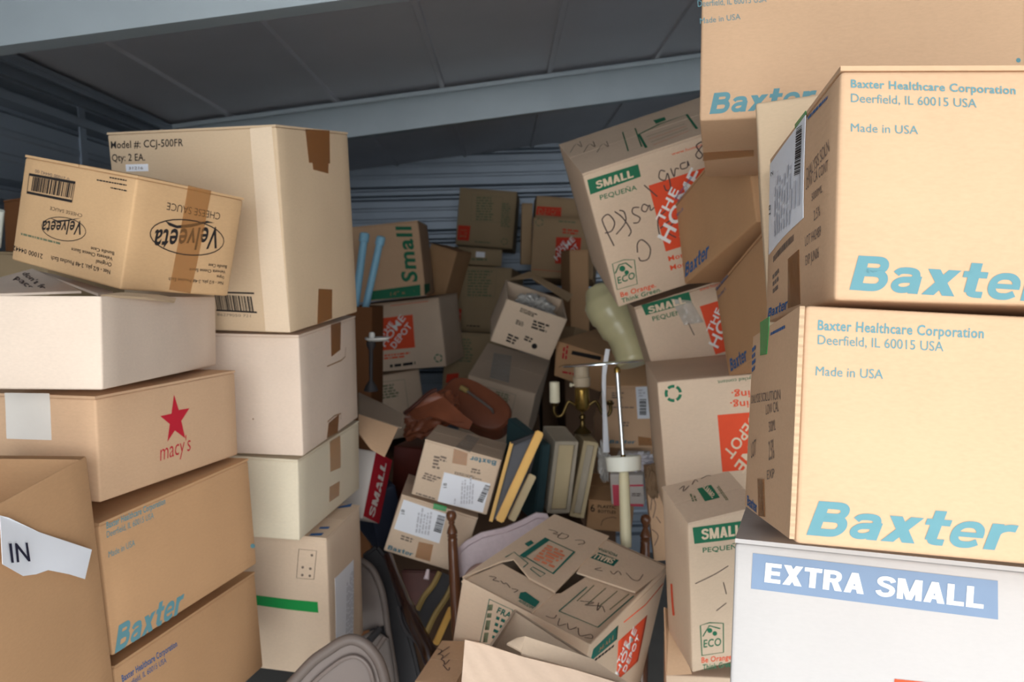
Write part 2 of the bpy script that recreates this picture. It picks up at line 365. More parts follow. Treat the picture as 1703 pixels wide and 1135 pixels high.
BOXDATA = {'R1': ((0.3792,0.3061,0.1916), (0.48,0.8135,1.79), (-0.1162,0.0522,-0.1328)), 'R2': ((0.3707,0.2594,0.1885), (0.4333,0.7539,1.591), (-0.1731,0.0754,-0.159)), 'RX': ((0.3955,0.3218,0.2918), (0.4399,0.8517,1.317), (-0.1617,0.0334,-0.3224)), 'R0': ((0.3942,0.3272,0.1924), (0.509,1.275,2.022), (-0.1273,0.0201,-0.2626)), 'R0b': ((0.2332,0.0853,0.276), (0.446,1.052,1.821), (0.0095,-0.0542,-0.3049)), 'S1': ((0.3967,0.3052,0.332), (0.3973,2.04,1.926), (0.3718,-0.2922,-0.0091)), 'S2': ((0.4042,0.305,0.3077), (0.5663,2.188,1.574), (0.0179,-0.282,-0.084)), 'S3': ((0.4161,0.2938,0.3086), (0.5476,1.884,1.385), (0.0411,-0.0733,-0.0855)), 'S4': ((0.135,0.1189,0.3505), (0.3795,1.558,1.175), (0.3186,-0.1518,0.1708)), 'X1': ((0.4068,0.3191,0.1833), (0.5679,1.673,1.865), (0.0182,-0.2711,-1.47)), 'X2': ((0.4232,0.32,0.1844), (0.6007,1.52,1.691), (0.0827,-0.271,-1.603)), 'LC': ((0.3816,0.2747,0.3888), (-0.5482,1.783,1.863), (0.098,0.0357,-0.3141)), 'L2': ((0.268,0.3388,0.2467), (-0.5137,1.856,1.534), (0.0603,0.0342,-0.1596)), 'L3': ((0.261,0.3557,0.1718), (-0.5255,1.893,1.316), (0.0496,0.0495,-0.1826)), 'L4': ((0.2355,0.193,0.3293), (-0.4935,1.907,1.049), (0.0977,0.0522,-0.2104)), 'L5': ((0.3435,0.2474,0.1585), (-0.67,1.427,1.51), (0.0124,0.0046,1.275)), 'L6': ((0.4369,0.1871,0.1306), (-0.6432,1.38,1.668), (0.0316,0.0289,1.551)), 'L7': ((0.2246,0.267,0.1763), (-0.6366,1.462,1.847), (0.2052,0.0788,1.114)), 'L8': ((0.3633,0.32,0.2048), (-0.6913,1.436,1.31), (-0.0022,-0.0469,1.25)), 'L9': ((0.426,0.32,0.1939), (-0.7052,1.462,1.073), (-0.0505,0.0187,1.365)), 'LF': ((0.3957,0.1697,0.4053), (-0.6949,1.005,1.292), (0.0147,-0.1069,1.466)), 'C1': ((0.2899,0.3672,0.3037), (0.0965,1.731,0.9894), (0.0931,0.2665,-0.5577)), 'C3': ((0.2039,0.2331,0.1498), (-0.1276,2.258,1.23), (-0.0192,0.2867,-0.0695)), 'C4': ((0.2087,0.22,0.1573), (-0.2097,2.265,1.08), (0.0051,0.345,0.029)), 'B1': ((0.2967,0.4142,0.3081), (-0.4762,3.67,1.818), (0.0085,-0.0747,-0.0046)), 'B2': ((0.3959,0.3049,0.3042), (-0.4306,3.862,1.499), (0.038,-0.0772,-0.2198)), 'B3': ((0.3064,0.3038,0.2963), (-0.5754,3.902,1.173), (0.0234,-0.1046,0.3632)), 'B4': ((0.3061,0.305,0.3046), (-0.0712,4.675,2.045), (-0.0596,0.1049,-0.0735)), 'B5': ((0.2347,0.2647,0.0872), (-0.1521,4.448,1.847), (0.0029,0.091,0.2968)), 'B6': ((0.3132,0.3037,0.3321), (-0.0905,4.394,1.614), (-0.1141,0.0809,-0.2277)), 'B7': ((0.3018,0.3047,0.3036), (-0.1132,4.111,1.313), (-0.1116,0.0653,-0.2413)), 'B8': ((0.3052,0.3044,0.2979), (0.3201,4.295,1.853), (-0.1444,0.0533,-0.1631)), 'B8a': ((0.2799,0.2796,0.1095), (0.3129,4.396,2.073), (-0.0054,0.0969,0.0054)), 'B10': ((0.2247,0.1921,0.1703), (0.0842,3.025,1.588), (0.3774,0.3512,0.1456)), 'B11': ((0.2807,0.3209,0.3103), (-0.0088,3.535,1.227), (0.3409,0.2801,-0.1562)), 'B12': ((0.2129,0.2456,0.1344), (0.3418,3.047,1.436), (0.1156,0.2122,-0.756)), 'B13': ((0.1534,0.2963,0.2032), (0.3788,2.716,1.228), (-0.5149,0.0351,0.0065)), 'B9': ((0.0904,0.1791,0.5), (0.3402,4.009,1.607), (-0.0013,0.0077,0.1621)), 'BK': ((0.1361,0.2464,0.246), (-0.2828,4.151,1.77), (-0.006,0.3172,-0.2527)), 'RW': ((0.1035,0.1439,0.1792), (-0.4059,2.266,1.187), (-0.382,0.1237,-0.2222)), 'S5': ((0.361,0.2511,0.2), (0.5087,1.744,0.8205), (-0.0559,-0.0008,-0.1726)), 'LB': ((0.0758,0.1646,0.3005), (-0.1159,1.534,0.879), (0.0187,-0.0377,-0.2312)), 'C6': ((0.0942,0.1936,0.0917), (0.3593,2.423,1.151), (0.1586,-0.0116,-0.2694)), 'C7': ((0.1327,0.1899,0.0959), (0.3008,2.489,1.059), (0.179,0.0982,-0.0772)), 'BD': ((0.0832,0.2181,0.2164), (-0.3979,2.473,1.067), (0.1938,-0.2184,0.4449)), 'TB': ((0.0599,0.1569,0.2158), (0.3955,2.164,1.122), (-0.0023,-0.0839,-0.1277)), 'W1': ((0.2603,0.2971,0.2497), (-1.016,2.024,1.704), (-0.0008,0.0581,-0.5596)), 'W2': ((0.1333,0.3383,0.1378), (-1.132,2.298,1.896), (-0.0604,-0.032,-0.4873)), 'BE': ((0.1639,0.1975,0.0875), (0.2781,3.411,1.476), (0.0322,0.3023,0.6028)), 'P1': ((0.0661,0.1264,0.2092), (0.1356,2.33,1.202), (0.1676,0.0917,0.2321)), 'P2': ((0.0428,0.1907,0.2176), (0.2101,2.435,1.164), (-0.0333,0.2147,0.0274)), 'P0': ((0.0286,0.2,0.2303), (0.047,2.324,1.207), (0.2321,0.0072,0.4745)), 'C2': ((0.2976,0.1905,0.2588), (-0.0205,1.25,1.02), (0.5117,-0.0395,1.252)), 'BB': ((0.0923,0.1397,1.62), (-0.5207,2.95,0.8468), (-0.0007,0.0458,-0.1506)), 'MB': ((0.1442,0.1984,0.1686), (-0.2585,2.626,1.146), (-0.0008,0.0897,-0.2875)), 'BF': ((0.0542,0.289,0.3041), (0.1258,4.37,1.953), (0.0139,0.0458,-0.0127)), 'U1': ((0.5,0.5,0.97), (-0.52,3.86,0.485), (0,0,0.04)), 'U2': ((0.36,0.4,0.97), (0,3.53,0.485), (0,0,-0.05)), 'U3': ((0.3,0.46,1.12), (-0,4.2,0.56), (0,0,0.03)), 'U4': ((0.36,0.34,1.65), (0.36,4.36,0.825), (0,0,0)), 'U6': ((0.19,0.42,1.03), (0.115,2.4,0.515), (0,0,0.03)), 'U5': ((0.16,0.22,1.33), (0.345,4.03,0.665), (0,0,0.1))}
DECALS = {
'R1':[['t', 'F', 'blue', 'Baxter Healthcare Corporation', 0.035, -0.1812, 0.078, 0.1256, -0.0058, -0.0002, 0.0067],['t', 'F', 'blue', 'Deerfield, IL 60015 USA', 0, -0.1808, 0.0659, 0.0961, -0.0047, -0.0002, 0.0074],['t', 'F', 'blue', 'Made in USA', 0, -0.1802, 0.0417, 0.0516, -0.0021, -0.0002, 0.0071],['t','F','blue','Baxter',0.06,-0.178,-0.0869,0.1475,-0.0057,0.0065,0.0279],['t', 'L', 'gray', 'DIALYSIS SOLN', 0, 0.0524, 0.0246, 0.0773, 0.0069, -0.0039, 0.0122],['t', 'L', 'gray', 'LOW CA CONT', 0, 0.051, 0.0159, 0.0763, 0.0004, -0.0012, 0.0099],['t','L','gray','5000ML',0,0.074,0.0005,0.0368,0.0009,-0.0009,0.0073],['t','L','gray','2.5%',0,0.0832,-0.0191,0.0215,0.0014,-0.0012,0.0099],['t', 'L', 'gray', 'LOT H42489', 0, 0.0528, -0.0373, 0.056, 0.0011, -0.0012, 0.0097],['t', 'L', 'gray', 'EXP JUN06', 0, 0.0551, -0.0555, 0.0474, 0.0014, -0.0012, 0.0097],['r','L','blue2',1,0.0425,0.084,0.0738,-0.0038,-0.0006,0.0048],['t','L','blue2','Baxter',0.05,-0.1385,-0.0919,0.1099,0.0024,0.0057,0.0107],['b','L','gray',26,0,-0.1082,-0.0318,0.116,0.0065,-0.0011,0.0069],['r','L','gray',3,-0.1096,-0.0674,0.0465,0.0035,-0.0038,0.0241],['k', 'L', 'shipping_label', 'label_white', [[-0.1373, -0.019], [0.0469, -0.0096], [0.0342, 0.0917], [-0.1473, 0.0889]], 0.0006, 'white shipping label with bar code'],['b','L','black',30,0,0.0045,0.0402,-0.0065,0.0486,0.0267,-0.0039,'on'],['r','L','graypale',7,-0.095,-0.0055,-0.0117,0.0763,0.0949,-0.0012,'on'],['t','L','black','18',0,-0.1244,0.026,-0.0018,0.0114,-0.0129,0.001,'on'],['t','L','black','2',0,-0.1168,0.0684,-0.0009,0.0057,-0.0184,0.0029,'on'],['r','L','graypale',3,-0.0103,0.0072,-0.0045,0.0326,0.0505,-0.0027,'on'],['k','L','tape_strip','tape_brown',[[-0.0242,-0.0892],[0.0321,-0.0894],[0.0291,-0.0367],[-0.0181,-0.0397]],0.0006,None],['k','L','tape_strip','tape_green',[[-0.0132,0.0902],[0.0341,0.0923],[0.031,0.0968],[-0.017,0.0975]],0.0006,None]],
'R2':[['t', 'F', 'blue', 'Baxter Healthcare Corporation', 0.035, -0.1754, 0.0747, 0.124, 0.0008, 0.0001, 0.0082],['t', 'F', 'blue', 'Deerfield, IL 60015 USA', 0, -0.1749, 0.0632, 0.0944, 0.0002, -0.0001, 0.0079],['t', 'F', 'blue', 'Made in USA', 0, -0.1755, 0.0382, 0.0508, 0.0006, 0.0001, 0.0077],['t','F','blue','Baxter',0.06,-0.1772,-0.0869,0.147,0.0015,0.0084,0.027],['t', 'L', 'gray', 'DIALYSIS SOLUTION', 0, -0.1094, 0.019, 0.1747, 0.0007, -0.003, 0.0091],['t', 'L', 'gray', 'LOW CAL', 0, 0.0011, 0.0064, 0.0583, 0.003, -0.0027, 0.0097],['t','L','gray','500ML',0,0.0187,-0.0097,0.0302,0.0026,-0.0027,0.0099],['t','L','gray','2.5%',0,0.0226,-0.0354,0.024,0.0033,-0.005,0.0179],['t','L','gray','LOT',0,-0.0904,-0.0385,0.0385,0.0054,-0.0053,0.0161],['t','L','gray','EXP',0,0.0179,-0.0531,0.0333,0.004,-0.0024,0.0086],['r','L','blue2',1,-0.0066,0.0819,0.0763,-0.001,-0.0013,0.0048],['r','L','blue2',4,-0.1205,0.0526,0.0332,0.002,-0.0099,0.0298],['t','L','blue2','Baxter',0.05,-0.1079,-0.0888,0.07,-0.0011,-0.0036,0.0104],['k','L','tape_strip','tape_green',[[-0.0597,0.0673],[-0.0191,0.0655],[-0.0192,0.1026],[-0.0784,0.1034]],0.0006,None],['k','L','tape_strip','tape_brown',[[-0.0264,-0.0909],[0.0113,-0.0877],[0.0014,-0.0538],[-0.0372,-0.056]],0.0006,None]],
'R0':[['t', 'F', 'blue', 'Deerfield, IL 60015 USA', 0, -0.2015, 0.0614, 0.0896, -0.0011, -0.0009, 0.0093],['t', 'F', 'blue', 'Made in USA', 0, -0.1984, 0.0375, 0.0533, 0.0018, -0.0005, 0.0083],['t', 'F', 'blue', 'Baxter Healthcare Corporation', 0.035, -0.2026, 0.074, 0.1173, -0.0031, -0.0005, 0.0076],['t','F','blue','Baxter',0.06,-0.1841,-0.0878,0.1322,0.0031,0.0059,0.0284],['p','F','blue',[[0.1921,-0.04],[0.1913,-0.0421],[0.1894,-0.0428],[0.1875,-0.0418],[0.1867,-0.0396],[0.1875,-0.0375],[0.1894,-0.0368],[0.1913,-0.0378]],0],['k','B','tape_strip','tape_tan',[[-0.1985,-0.0498],[-0.1209,-0.0278],[-0.1219,0.0071],[-0.1972,-0.0007]],0.0006,None]],
'RX':[['p','F','slate',[[-0.1811,0.1339],[0.0246,0.1323],[0.0251,0.0994],[-0.1816,0.1007]],0],['t', 'F', 'print_white', 'EXTRA SMALL', 0.045, -0.1699, 0.1083, 0.1834, -0.0011, 0.0009, 0.0181, 1],['p','F','orange',[[-0.056,0.0369],[0.0538,0.042],[0.048,-0.0281],[-0.0588,-0.0332]],0]],
'S1':[['p','F','green',[[-0.1915,0.1492],[-0.0762,0.1469],[-0.0764,0.1183],[-0.193,0.1154]],0],['t','F','paleink','SMALL',0.05,-0.1766,0.1229,0.0845,-0.0006,0.001,0.0174,1],['t','F','green','PEQUEÑA',0.02,-0.175,0.0967,0.0839,-0.0038,0.0007,0.011],['p','F','orange',[[-0.0613,-0.0687],[0.093,-0.0696],[0.0839,0.0918],[-0.0648,0.093]],0],['t','F','print_white','THE',0.03,-0.0535,-0.0008,0.0511,0.0611,-0.0144,0.0148,1],['t','F','print_white','HOME',0.03,-0.0493,-0.0526,0.1082,0.1319,-0.0243,0.025,1],['t','F','print_white','DEPOT',0.03,-0.0027,-0.0658,0.0888,0.1029,-0.0221,0.0228,1],['t', 'F', 'orange', 'More saving.', 0.03, -0.0596, -0.094, 0.1107, -0.0042, 0.0, 0.0126],['t', 'F', 'orange', 'More doing.', 0.03, -0.0601, -0.1174, 0.1068, -0.0037, 0.0001, 0.0128],['t','F','orange','www.homedepot.com',0,-0.0008,0.1413,0.1196,-0.0034,-0.0007,0.0068],['t', 'F', 'orange', 'Be Orange.', 0.03, -0.1867, -0.1428, 0.0851, -0.0027, 0.0007, 0.0123],['t', 'F', 'green', 'Think Green.', 0.03, -0.188, -0.1575, 0.0961, -0.003, 0.0009, 0.0113],['s','F','green',0.0019,[[-0.1858,-0.0565],[-0.1583,-0.0555],[-0.1352,-0.0636],[-0.1426,-0.1234],[-0.1906,-0.1213]],1],['t','F','green','ECO',0.03,-0.1851,-0.1083,0.0415,0.0002,0.0018,0.0167],['p','F','green',[[-0.1601,-0.0777],[-0.1624,-0.0815],[-0.1664,-0.0829],[-0.1706,-0.0815],[-0.1733,-0.0776],[-0.1735,-0.073],[-0.1712,-0.0692],[-0.1672,-0.0678],[-0.1631,-0.0692],[-0.1603,-0.073]],0],['p','F','green',[[-0.1543,-0.0896],[-0.156,-0.0924],[-0.159,-0.0935],[-0.1622,-0.0924],[-0.1642,-0.0895],[-0.1644,-0.086],[-0.1627,-0.0831],[-0.1597,-0.0821],[-0.1565,-0.0832],[-0.1545,-0.086]],0],['s','F','green',0.0029,[[-0.1852,-0.0811],[-0.1717,-0.0638],[-0.156,-0.0645],[-0.1452,-0.0805]],0],['s','F','pen',0.0028,[[-0.1718,-0.0158],[-0.1824,0.0427],[-0.179,0.0561],[-0.1657,0.0588],[-0.1572,0.037],[-0.1684,0.0203],[-0.1841,0.0198]],0],['s','F','pen',0.0028,[[-0.1606,0.0087],[-0.1339,0.0289],[-0.1309,0.0527],[-0.1402,0.0602]],0],['s','F','pen',0.0028,[[-0.135,-0.0047],[-0.1265,0.0072],[-0.1377,0.0419],[-0.1512,0.0611]],0],['s','F','pen',0.0027,[[-0.096,0.0523],[-0.1093,0.0554],[-0.1134,0.0438],[-0.1001,0.029],[-0.1066,0.0195],[-0.1173,0.0217]],0],['s','F','pen',0.0027,[[-0.076,0.0483],[-0.0854,0.0559],[-0.0921,0.0452],[-0.084,0.038],[-0.0728,0.0501],[-0.073,0.0371],[-0.0636,0.0412]],0],['s','F','pen',0.0027,[[-0.0742,0.0977],[-0.0517,0.063]],0],['s','F','pen',0.0027,[[-0.0226,0.1125],[-0.0325,0.1173],[-0.0386,0.1025],[-0.0269,0.093],[-0.0183,0.1069],[-0.0188,0.0732],[-0.0293,0.0697],[-0.0318,0.0833]],0],['s','F','pen',0.0027,[[-0.0096,0.1151],[-0.0059,0.0943],[0.0004,0.1104],[0.0081,0.1078]],0],['s','F','pen',0.0027,[[0.0252,0.1173],[0.0141,0.1169],[0.0132,0.1061],[0.0269,0.1057],[0.0296,0.1186],[0.0313,0.107]],0],['s','F','pen',0.0026,[[0.0675,0.1499],[0.0557,0.1456],[0.0587,0.1337],[0.0643,0.1208],[0.0563,0.1152],[0.0502,0.1255],[0.0605,0.1358],[0.0703,0.1435],[0.0675,0.1499]],0],['s','F','pen',0.0028,[[-0.0404,0.026],[-0.0626,0.0088],[-0.067,-0.0358]],0],['s','F','pen',0.0028,[[-0.0614,-0.0109],[-0.0393,-0.0007],[-0.0256,-0.0025],[-0.0471,-0.0232],[-0.0316,-0.0435]],0],['s','F','pen',0.0028,[[-0.1243,-0.049],[-0.1193,-0.028],[-0.1068,-0.0234],[-0.0939,-0.0475],[-0.1037,-0.0714],[-0.121,-0.0714],[-0.1243,-0.0611]],0],['s','T','green',0.0056,[[-0.0297,-0.0015],[0.0297,0.0278],[0.0971,0.0331],[0.0763,-0.1088]],0],['s','T','green',0.0056,[[-0.0297,-0.0015],[-0.0448,-0.1254]],0],['p','T','green',[[0.0279,0.0802],[0.0553,0.0751],[0.0501,0.0462],[0.0243,0.0419]],0],['s','T','green',0.0026,[[-0.0526,0.0657],[-0.0222,0.0629],[-0.0507,-0.1066],[-0.0812,-0.1047]],1],['s','T','greenpale',0.0019,[[-0.0226,-0.0438],[0.0693,-0.0402]],0],['s','T','paleorange',0.0019,[[-0.0246,-0.0707],[0.0659,-0.0622]],0],['s','T','greenpale',0.0019,[[-0.0265,-0.097],[0.0627,-0.0838]],0],['s','T','paleorange',0.0019,[[-0.0283,-0.1226],[0.0595,-0.105]],0],['s','T','pen',0.0016,[[-0.1894,0.0387],[-0.1638,0.0975],[-0.1576,0.0552],[-0.1512,0.112]],0],['s','T','pen',0.0016,[[-0.1638,0.0011],[-0.138,0.0579],[-0.1324,0.017],[-0.1255,0.0719]],0],['s','T','pen',0.0016,[[-0.1391,-0.0352],[-0.1131,0.0197],[-0.1081,-0.0198],[-0.1006,0.0332]],0]],
'S2':[['p','F','green',[[-0.1837,0.1539],[-0.0649,0.1503],[-0.0657,0.1231],[-0.1805,0.1267]],0],['t','F','paleink','SMALL',0.05,-0.1717,0.128,0.0922,-0.002,0.0006,0.0169,1],['t','F','green','PEQUEÑA',0.02,-0.1679,0.1077,0.0838,-0.0053,0.0005,0.0114],['p','F','orange',[[-0.0477,-0.0155],[0.0721,-0.0152],[0.0689,0.108],[-0.0504,0.1083]],0],['t','F','print_white','THE',0.03,-0.0417,0.0365,0.0397,0.0471,-0.0112,0.0112,1],['t','F','print_white','HOME',0.03,-0.0384,-0.0031,0.084,0.1017,-0.0189,0.019,1],['t','F','print_white','DEPOT',0.03,-0.0022,-0.0129,0.0689,0.0794,-0.0172,0.0173,1],['t', 'F', 'orange', 'More saving.', 0.03, -0.0475, -0.0448, 0.1029, -0.0028, 0.0011, 0.0138],['t', 'F', 'orange', 'More doing.', 0.03, -0.0471, -0.0636, 0.1024, -0.0015, -0.0002, 0.0127],['t','F','orange','www.homedepot.com',0,-0.04,0.1434,0.102,-0.0011,0.0006,0.0088],['s','F','green',0.0019,[[-0.1694,-0.0258],[-0.1439,-0.0235],[-0.1235,-0.0298],[-0.1284,-0.0714],[-0.1701,-0.0698]],1],['p','F','green',[[-0.1424,-0.0417],[-0.1447,-0.0452],[-0.1486,-0.0466],[-0.1526,-0.0453],[-0.155,-0.042],[-0.1551,-0.0378],[-0.1527,-0.0343],[-0.1489,-0.033],[-0.1449,-0.0342],[-0.1425,-0.0375]],0],['s','F','pen',0.0023,[[-0.088,0.0776],[-0.083,0.0449]],0],['k','F','tape_patch','tape_clear',[[-0.0993,0.0761],[-0.0523,0.0689],[-0.0666,0.1284],[-0.1117,0.1467]],0.0006,None]],
'S3':[['s','F','green',0.0063,[[-0.1618,0.1239],[-0.163,0.1204],[-0.165,0.1174],[-0.1677,0.1149],[-0.1708,0.1132]],0],['s','F','green',0.0063,[[-0.1752,0.1121],[-0.1787,0.1123],[-0.1822,0.1133],[-0.1853,0.1151],[-0.1879,0.1177]],0],['s','F','green',0.0063,[[-0.1902,0.1216],[-0.1912,0.1252],[-0.1913,0.1288],[-0.1906,0.1324],[-0.1891,0.1357]],0],['s','F','green',0.0063,[[-0.1861,0.1392],[-0.1832,0.1412],[-0.1798,0.1424],[-0.1763,0.1428],[-0.1728,0.1424]],0],['s','F','green',0.0063,[[-0.1686,0.1406],[-0.1658,0.1383],[-0.1636,0.1354],[-0.1621,0.1321],[-0.1615,0.1285]],0],['t', 'F', 'orange', 'More doing.', 0.03, 0.0833, 0.1195, -0.1402, -0.0001, 0.0003, -0.0153],['t', 'F', 'orange', 'More saving.', 0.03, 0.0844, 0.0978, -0.1454, 0.0002, 0.0003, -0.0153],['t', 'F', 'green', 'Box made from recycled content', 0, 0.0852, 0.151, -0.1688, -0.005, 0.0007, -0.0077],['p','F','orange',[[0.0263,0.0735],[-0.0889,0.0734],[-0.0878,-0.0488],[0.0295,-0.0481]],0],['t','F','paleink','THE',0.03,0.0208,0.0225,-0.038,-0.0463,0.0108,-0.0111,1],['t','F','paleink','HOME',0.03,0.0174,0.0614,-0.0803,-0.0998,0.0182,-0.0187,1],['t','F','paleink','DEPOT',0.03,-0.0174,0.0711,-0.0659,-0.0779,0.0166,-0.017,1]],
'S4':[['p','F','green',[[-0.0595,0.1635],[0.0472,0.1512],[0.0493,0.1142],[-0.0569,0.1276]],0],['t','F','paleink','SMALL',0.05,-0.0433,0.1332,0.076,-0.0101,-0.0007,0.023,1],['t','F','green','PEQUEÑA',0.02,-0.0415,0.1044,0.0774,-0.0107,-0.0002,0.011],['s','F','pen',0.0018,[[-0.0574,0.0389],[-0.0225,0.0489],[0.0067,0.062]],0],['s','F','pen',0.0018,[[-0.0032,0.0272],[0.0025,-0.0022]],0],['s','F','pen',0.0019,[[-0.0176,-0.0359],[0.0023,-0.0232]],0],['s','F','green',0.0022,[[-0.0497,-0.0615],[-0.0318,-0.06],[-0.004,-0.0703],[-0.0038,-0.1426],[-0.0476,-0.1366]],1],['t','F','green','ECO',0.03,-0.044,-0.1179,0.0355,-0.0057,0.0004,0.0195],['p','F','green',[[-0.0258,-0.0813],[-0.0268,-0.0846],[-0.0294,-0.0861],[-0.0326,-0.0851],[-0.0352,-0.0819],[-0.0361,-0.0779],[-0.0351,-0.0746],[-0.0324,-0.0731],[-0.0293,-0.0742],[-0.0267,-0.0773]],0],['p','F','green',[[-0.0163,-0.0916],[-0.0172,-0.0948],[-0.0196,-0.0961],[-0.0226,-0.0951],[-0.025,-0.0922],[-0.0259,-0.0885],[-0.0249,-0.0854],[-0.0225,-0.0841],[-0.0195,-0.085],[-0.0171,-0.0879]],0],['s','F','green',0.0027,[[-0.0451,-0.0896],[-0.032,-0.0672],[-0.0101,-0.0814]],0],['t', 'F', 'orange', 'Be Orange.', 0.03, -0.0487, -0.1552, 0.0646, -0.0116, 0.0003, 0.014],['t', 'F', 'green', 'Think Green.', 0.03, -0.0466, -0.1741, 0.0666, -0.0119, 0.0003, 0.0146],['p','T','green',[[-0.011,0.0277],[0.0176,0.0298],[0.0147,-0.013],[-0.0147,-0.0142]],0],['t','T','paleink','SMALL',0.05,0.0006,-0.0126,-0.0011,0.0394,0.01,0.0112,1],['r','T','greenpale',2,-0.0363,-0.0068,0.0056,0.0256,0.0107,-0.0017],['r','T','greenpale',2,0.0204,-0.0252,0.0038,0.0522,0.0062,0.0008],['s','T','pen',0.0015,[[-0.0422,0.0371],[-0.0288,0.0454],[-0.0381,0.0286],[-0.0204,0.042]],0],['s','T','pen',0.0015,[[-0.0141,0.0428],[-0.0023,0.0556],[-0.0,0.0475]],0],['s','T','pen',0.0015,[[0.0091,0.0544],[0.0234,0.0592],[0.0301,0.0564]],0],['p','L','orange',[[-0.029,-0.0292],[-0.0187,-0.0209],[-0.0128,-0.0945],[-0.0253,-0.1053]],0]],
'X1':[['t','F','blue2','Baxter',0.06,-0.1945,-0.0788,0.1557,-0.0013,0.0147,0.0281],['t', 'F', 'blue2', 'Baxter Healthcare Corporation', 0.03, -0.1967, 0.0991, 0.119, 0.0036, -0.0057, 0.0092],['t', 'F', 'blue2', 'Deerfield, IL 60015', 0, -0.1832, 0.087, 0.0743, 0.0029, -0.0056, 0.009],['t', 'F', 'blue2', 'Made in USA', 0, -0.2017, 0.0618, 0.0483, -0.0009, -0.0017, 0.0076]],
'X2':[['t','F','blue2','Baxter',0.06,-0.1869,-0.0877,0.1338,0.0005,0.0069,0.0247],['t', 'F', 'blue2', 'Baxter Healthcare', 0.03, -0.2015, 0.0853, 0.1058, 0.0006, -0.0004, 0.0078],['t', 'F', 'blue2', 'Deerfield, IL', 0, -0.1965, 0.0674, 0.0727, 0.0004, -0.0011, 0.0067]],
'LC':[['t', 'F', 'black', 'Model #: CCJ-500FR', 0.02, -0.1843, 0.1637, 0.1699, -0.0011, 0.0011, 0.0143],['t', 'F', 'black', 'Qty: 2 EA.', 0.02, -0.1848, 0.1392, 0.0791, -0.001, 0.0011, 0.0138],['k', 'F', 'joint_flap', 'joint_board', [[0.1365, -0.1917], [0.1909, -0.1923], [0.1821, 0.1909], [0.1358, 0.1895]], 0.0016, 'paler glued joint flap'],['k', 'F', 'small_label', 'label_white', [[-0.1529, 0.1184], [-0.1003, 0.1177], [-0.0998, 0.1316], [-0.1527, 0.1319]], 0.0006, 'small white part number sticker'],['t','F','gray','31216',0,-0.1456,0.1219,0.0341,-0.0003,0.0007,0.0055,'on'],['b','F','black',26,0,0.0311,-0.1518,0.0828,-0.0034,-0.0025,0.0304],['s','F','black',0.0032,[[0.0309,-0.1175],[0.1183,-0.1185]],0],['s','F','black',0.0032,[[0.0291,-0.1534],[0.121,-0.1556]],0],['t', 'F', 'gray', '86279050 721', 0, 0.0298, -0.1644, 0.076, -0.0012, 0.0005, 0.0054],['k','R','tape_strip','tape_brown',[[-0.0325,0.1276],[0.0503,0.1275],[0.0583,0.194],[-0.0358,0.1913]],0.0006,None],['k','R','tape_strip','tape_brown',[[-0.0189,0.1146],[0.0396,0.1071],[0.0437,0.1274],[-0.0196,0.1279]],0.0006,None],['k','R','tape_strip','tape_brown',[[-0.0374,-0.1935],[0.0219,-0.1904],[0.0275,-0.1304],[-0.0271,-0.1221]],0.0006,None]],  # paler front strip paints the light that the bent face catches
'L2':[['k','R','tape_strip','tape_brown',[[0.0004,0.053],[0.0539,0.0598],[0.068,0.1213],[0.0065,0.1223]],0.0006,None],['k','R','tape_strip','tape_brown',[[-0.0385,-0.1199],[0.027,-0.1237],[0.0359,-0.0838],[-0.0276,-0.0887]],0.0006,None],['s','R','kraftdark',0.0026,[[-0.0285,0.0363],[0.0572,0.0354],[0.082,0.0399],[0.0883,0.0604]],0],['s','R','kraftdark',0.0026,[[-0.0353,-0.0842],[0.0041,-0.0803],[0.0489,-0.0849],[0.0456,-0.0978]],0],['p','F','kraftdark',[[0.0334,-0.0491],[0.0325,-0.0506],[0.0307,-0.0507],[0.0298,-0.0492],[0.0308,-0.0477],[0.0326,-0.0476]],0]],
'L3':[['k','R','tape_strip','tape_tan',[[-0.0121,0.012],[0.0457,0.006],[0.0515,0.0806],[-0.0094,0.0813]],0.0006,None],['k','R','tape_strip','tape_tan',[[-0.0178,-0.056],[0.0401,-0.0589],[0.0414,-0.0249],[-0.0164,-0.0211]],0.0006,None]],
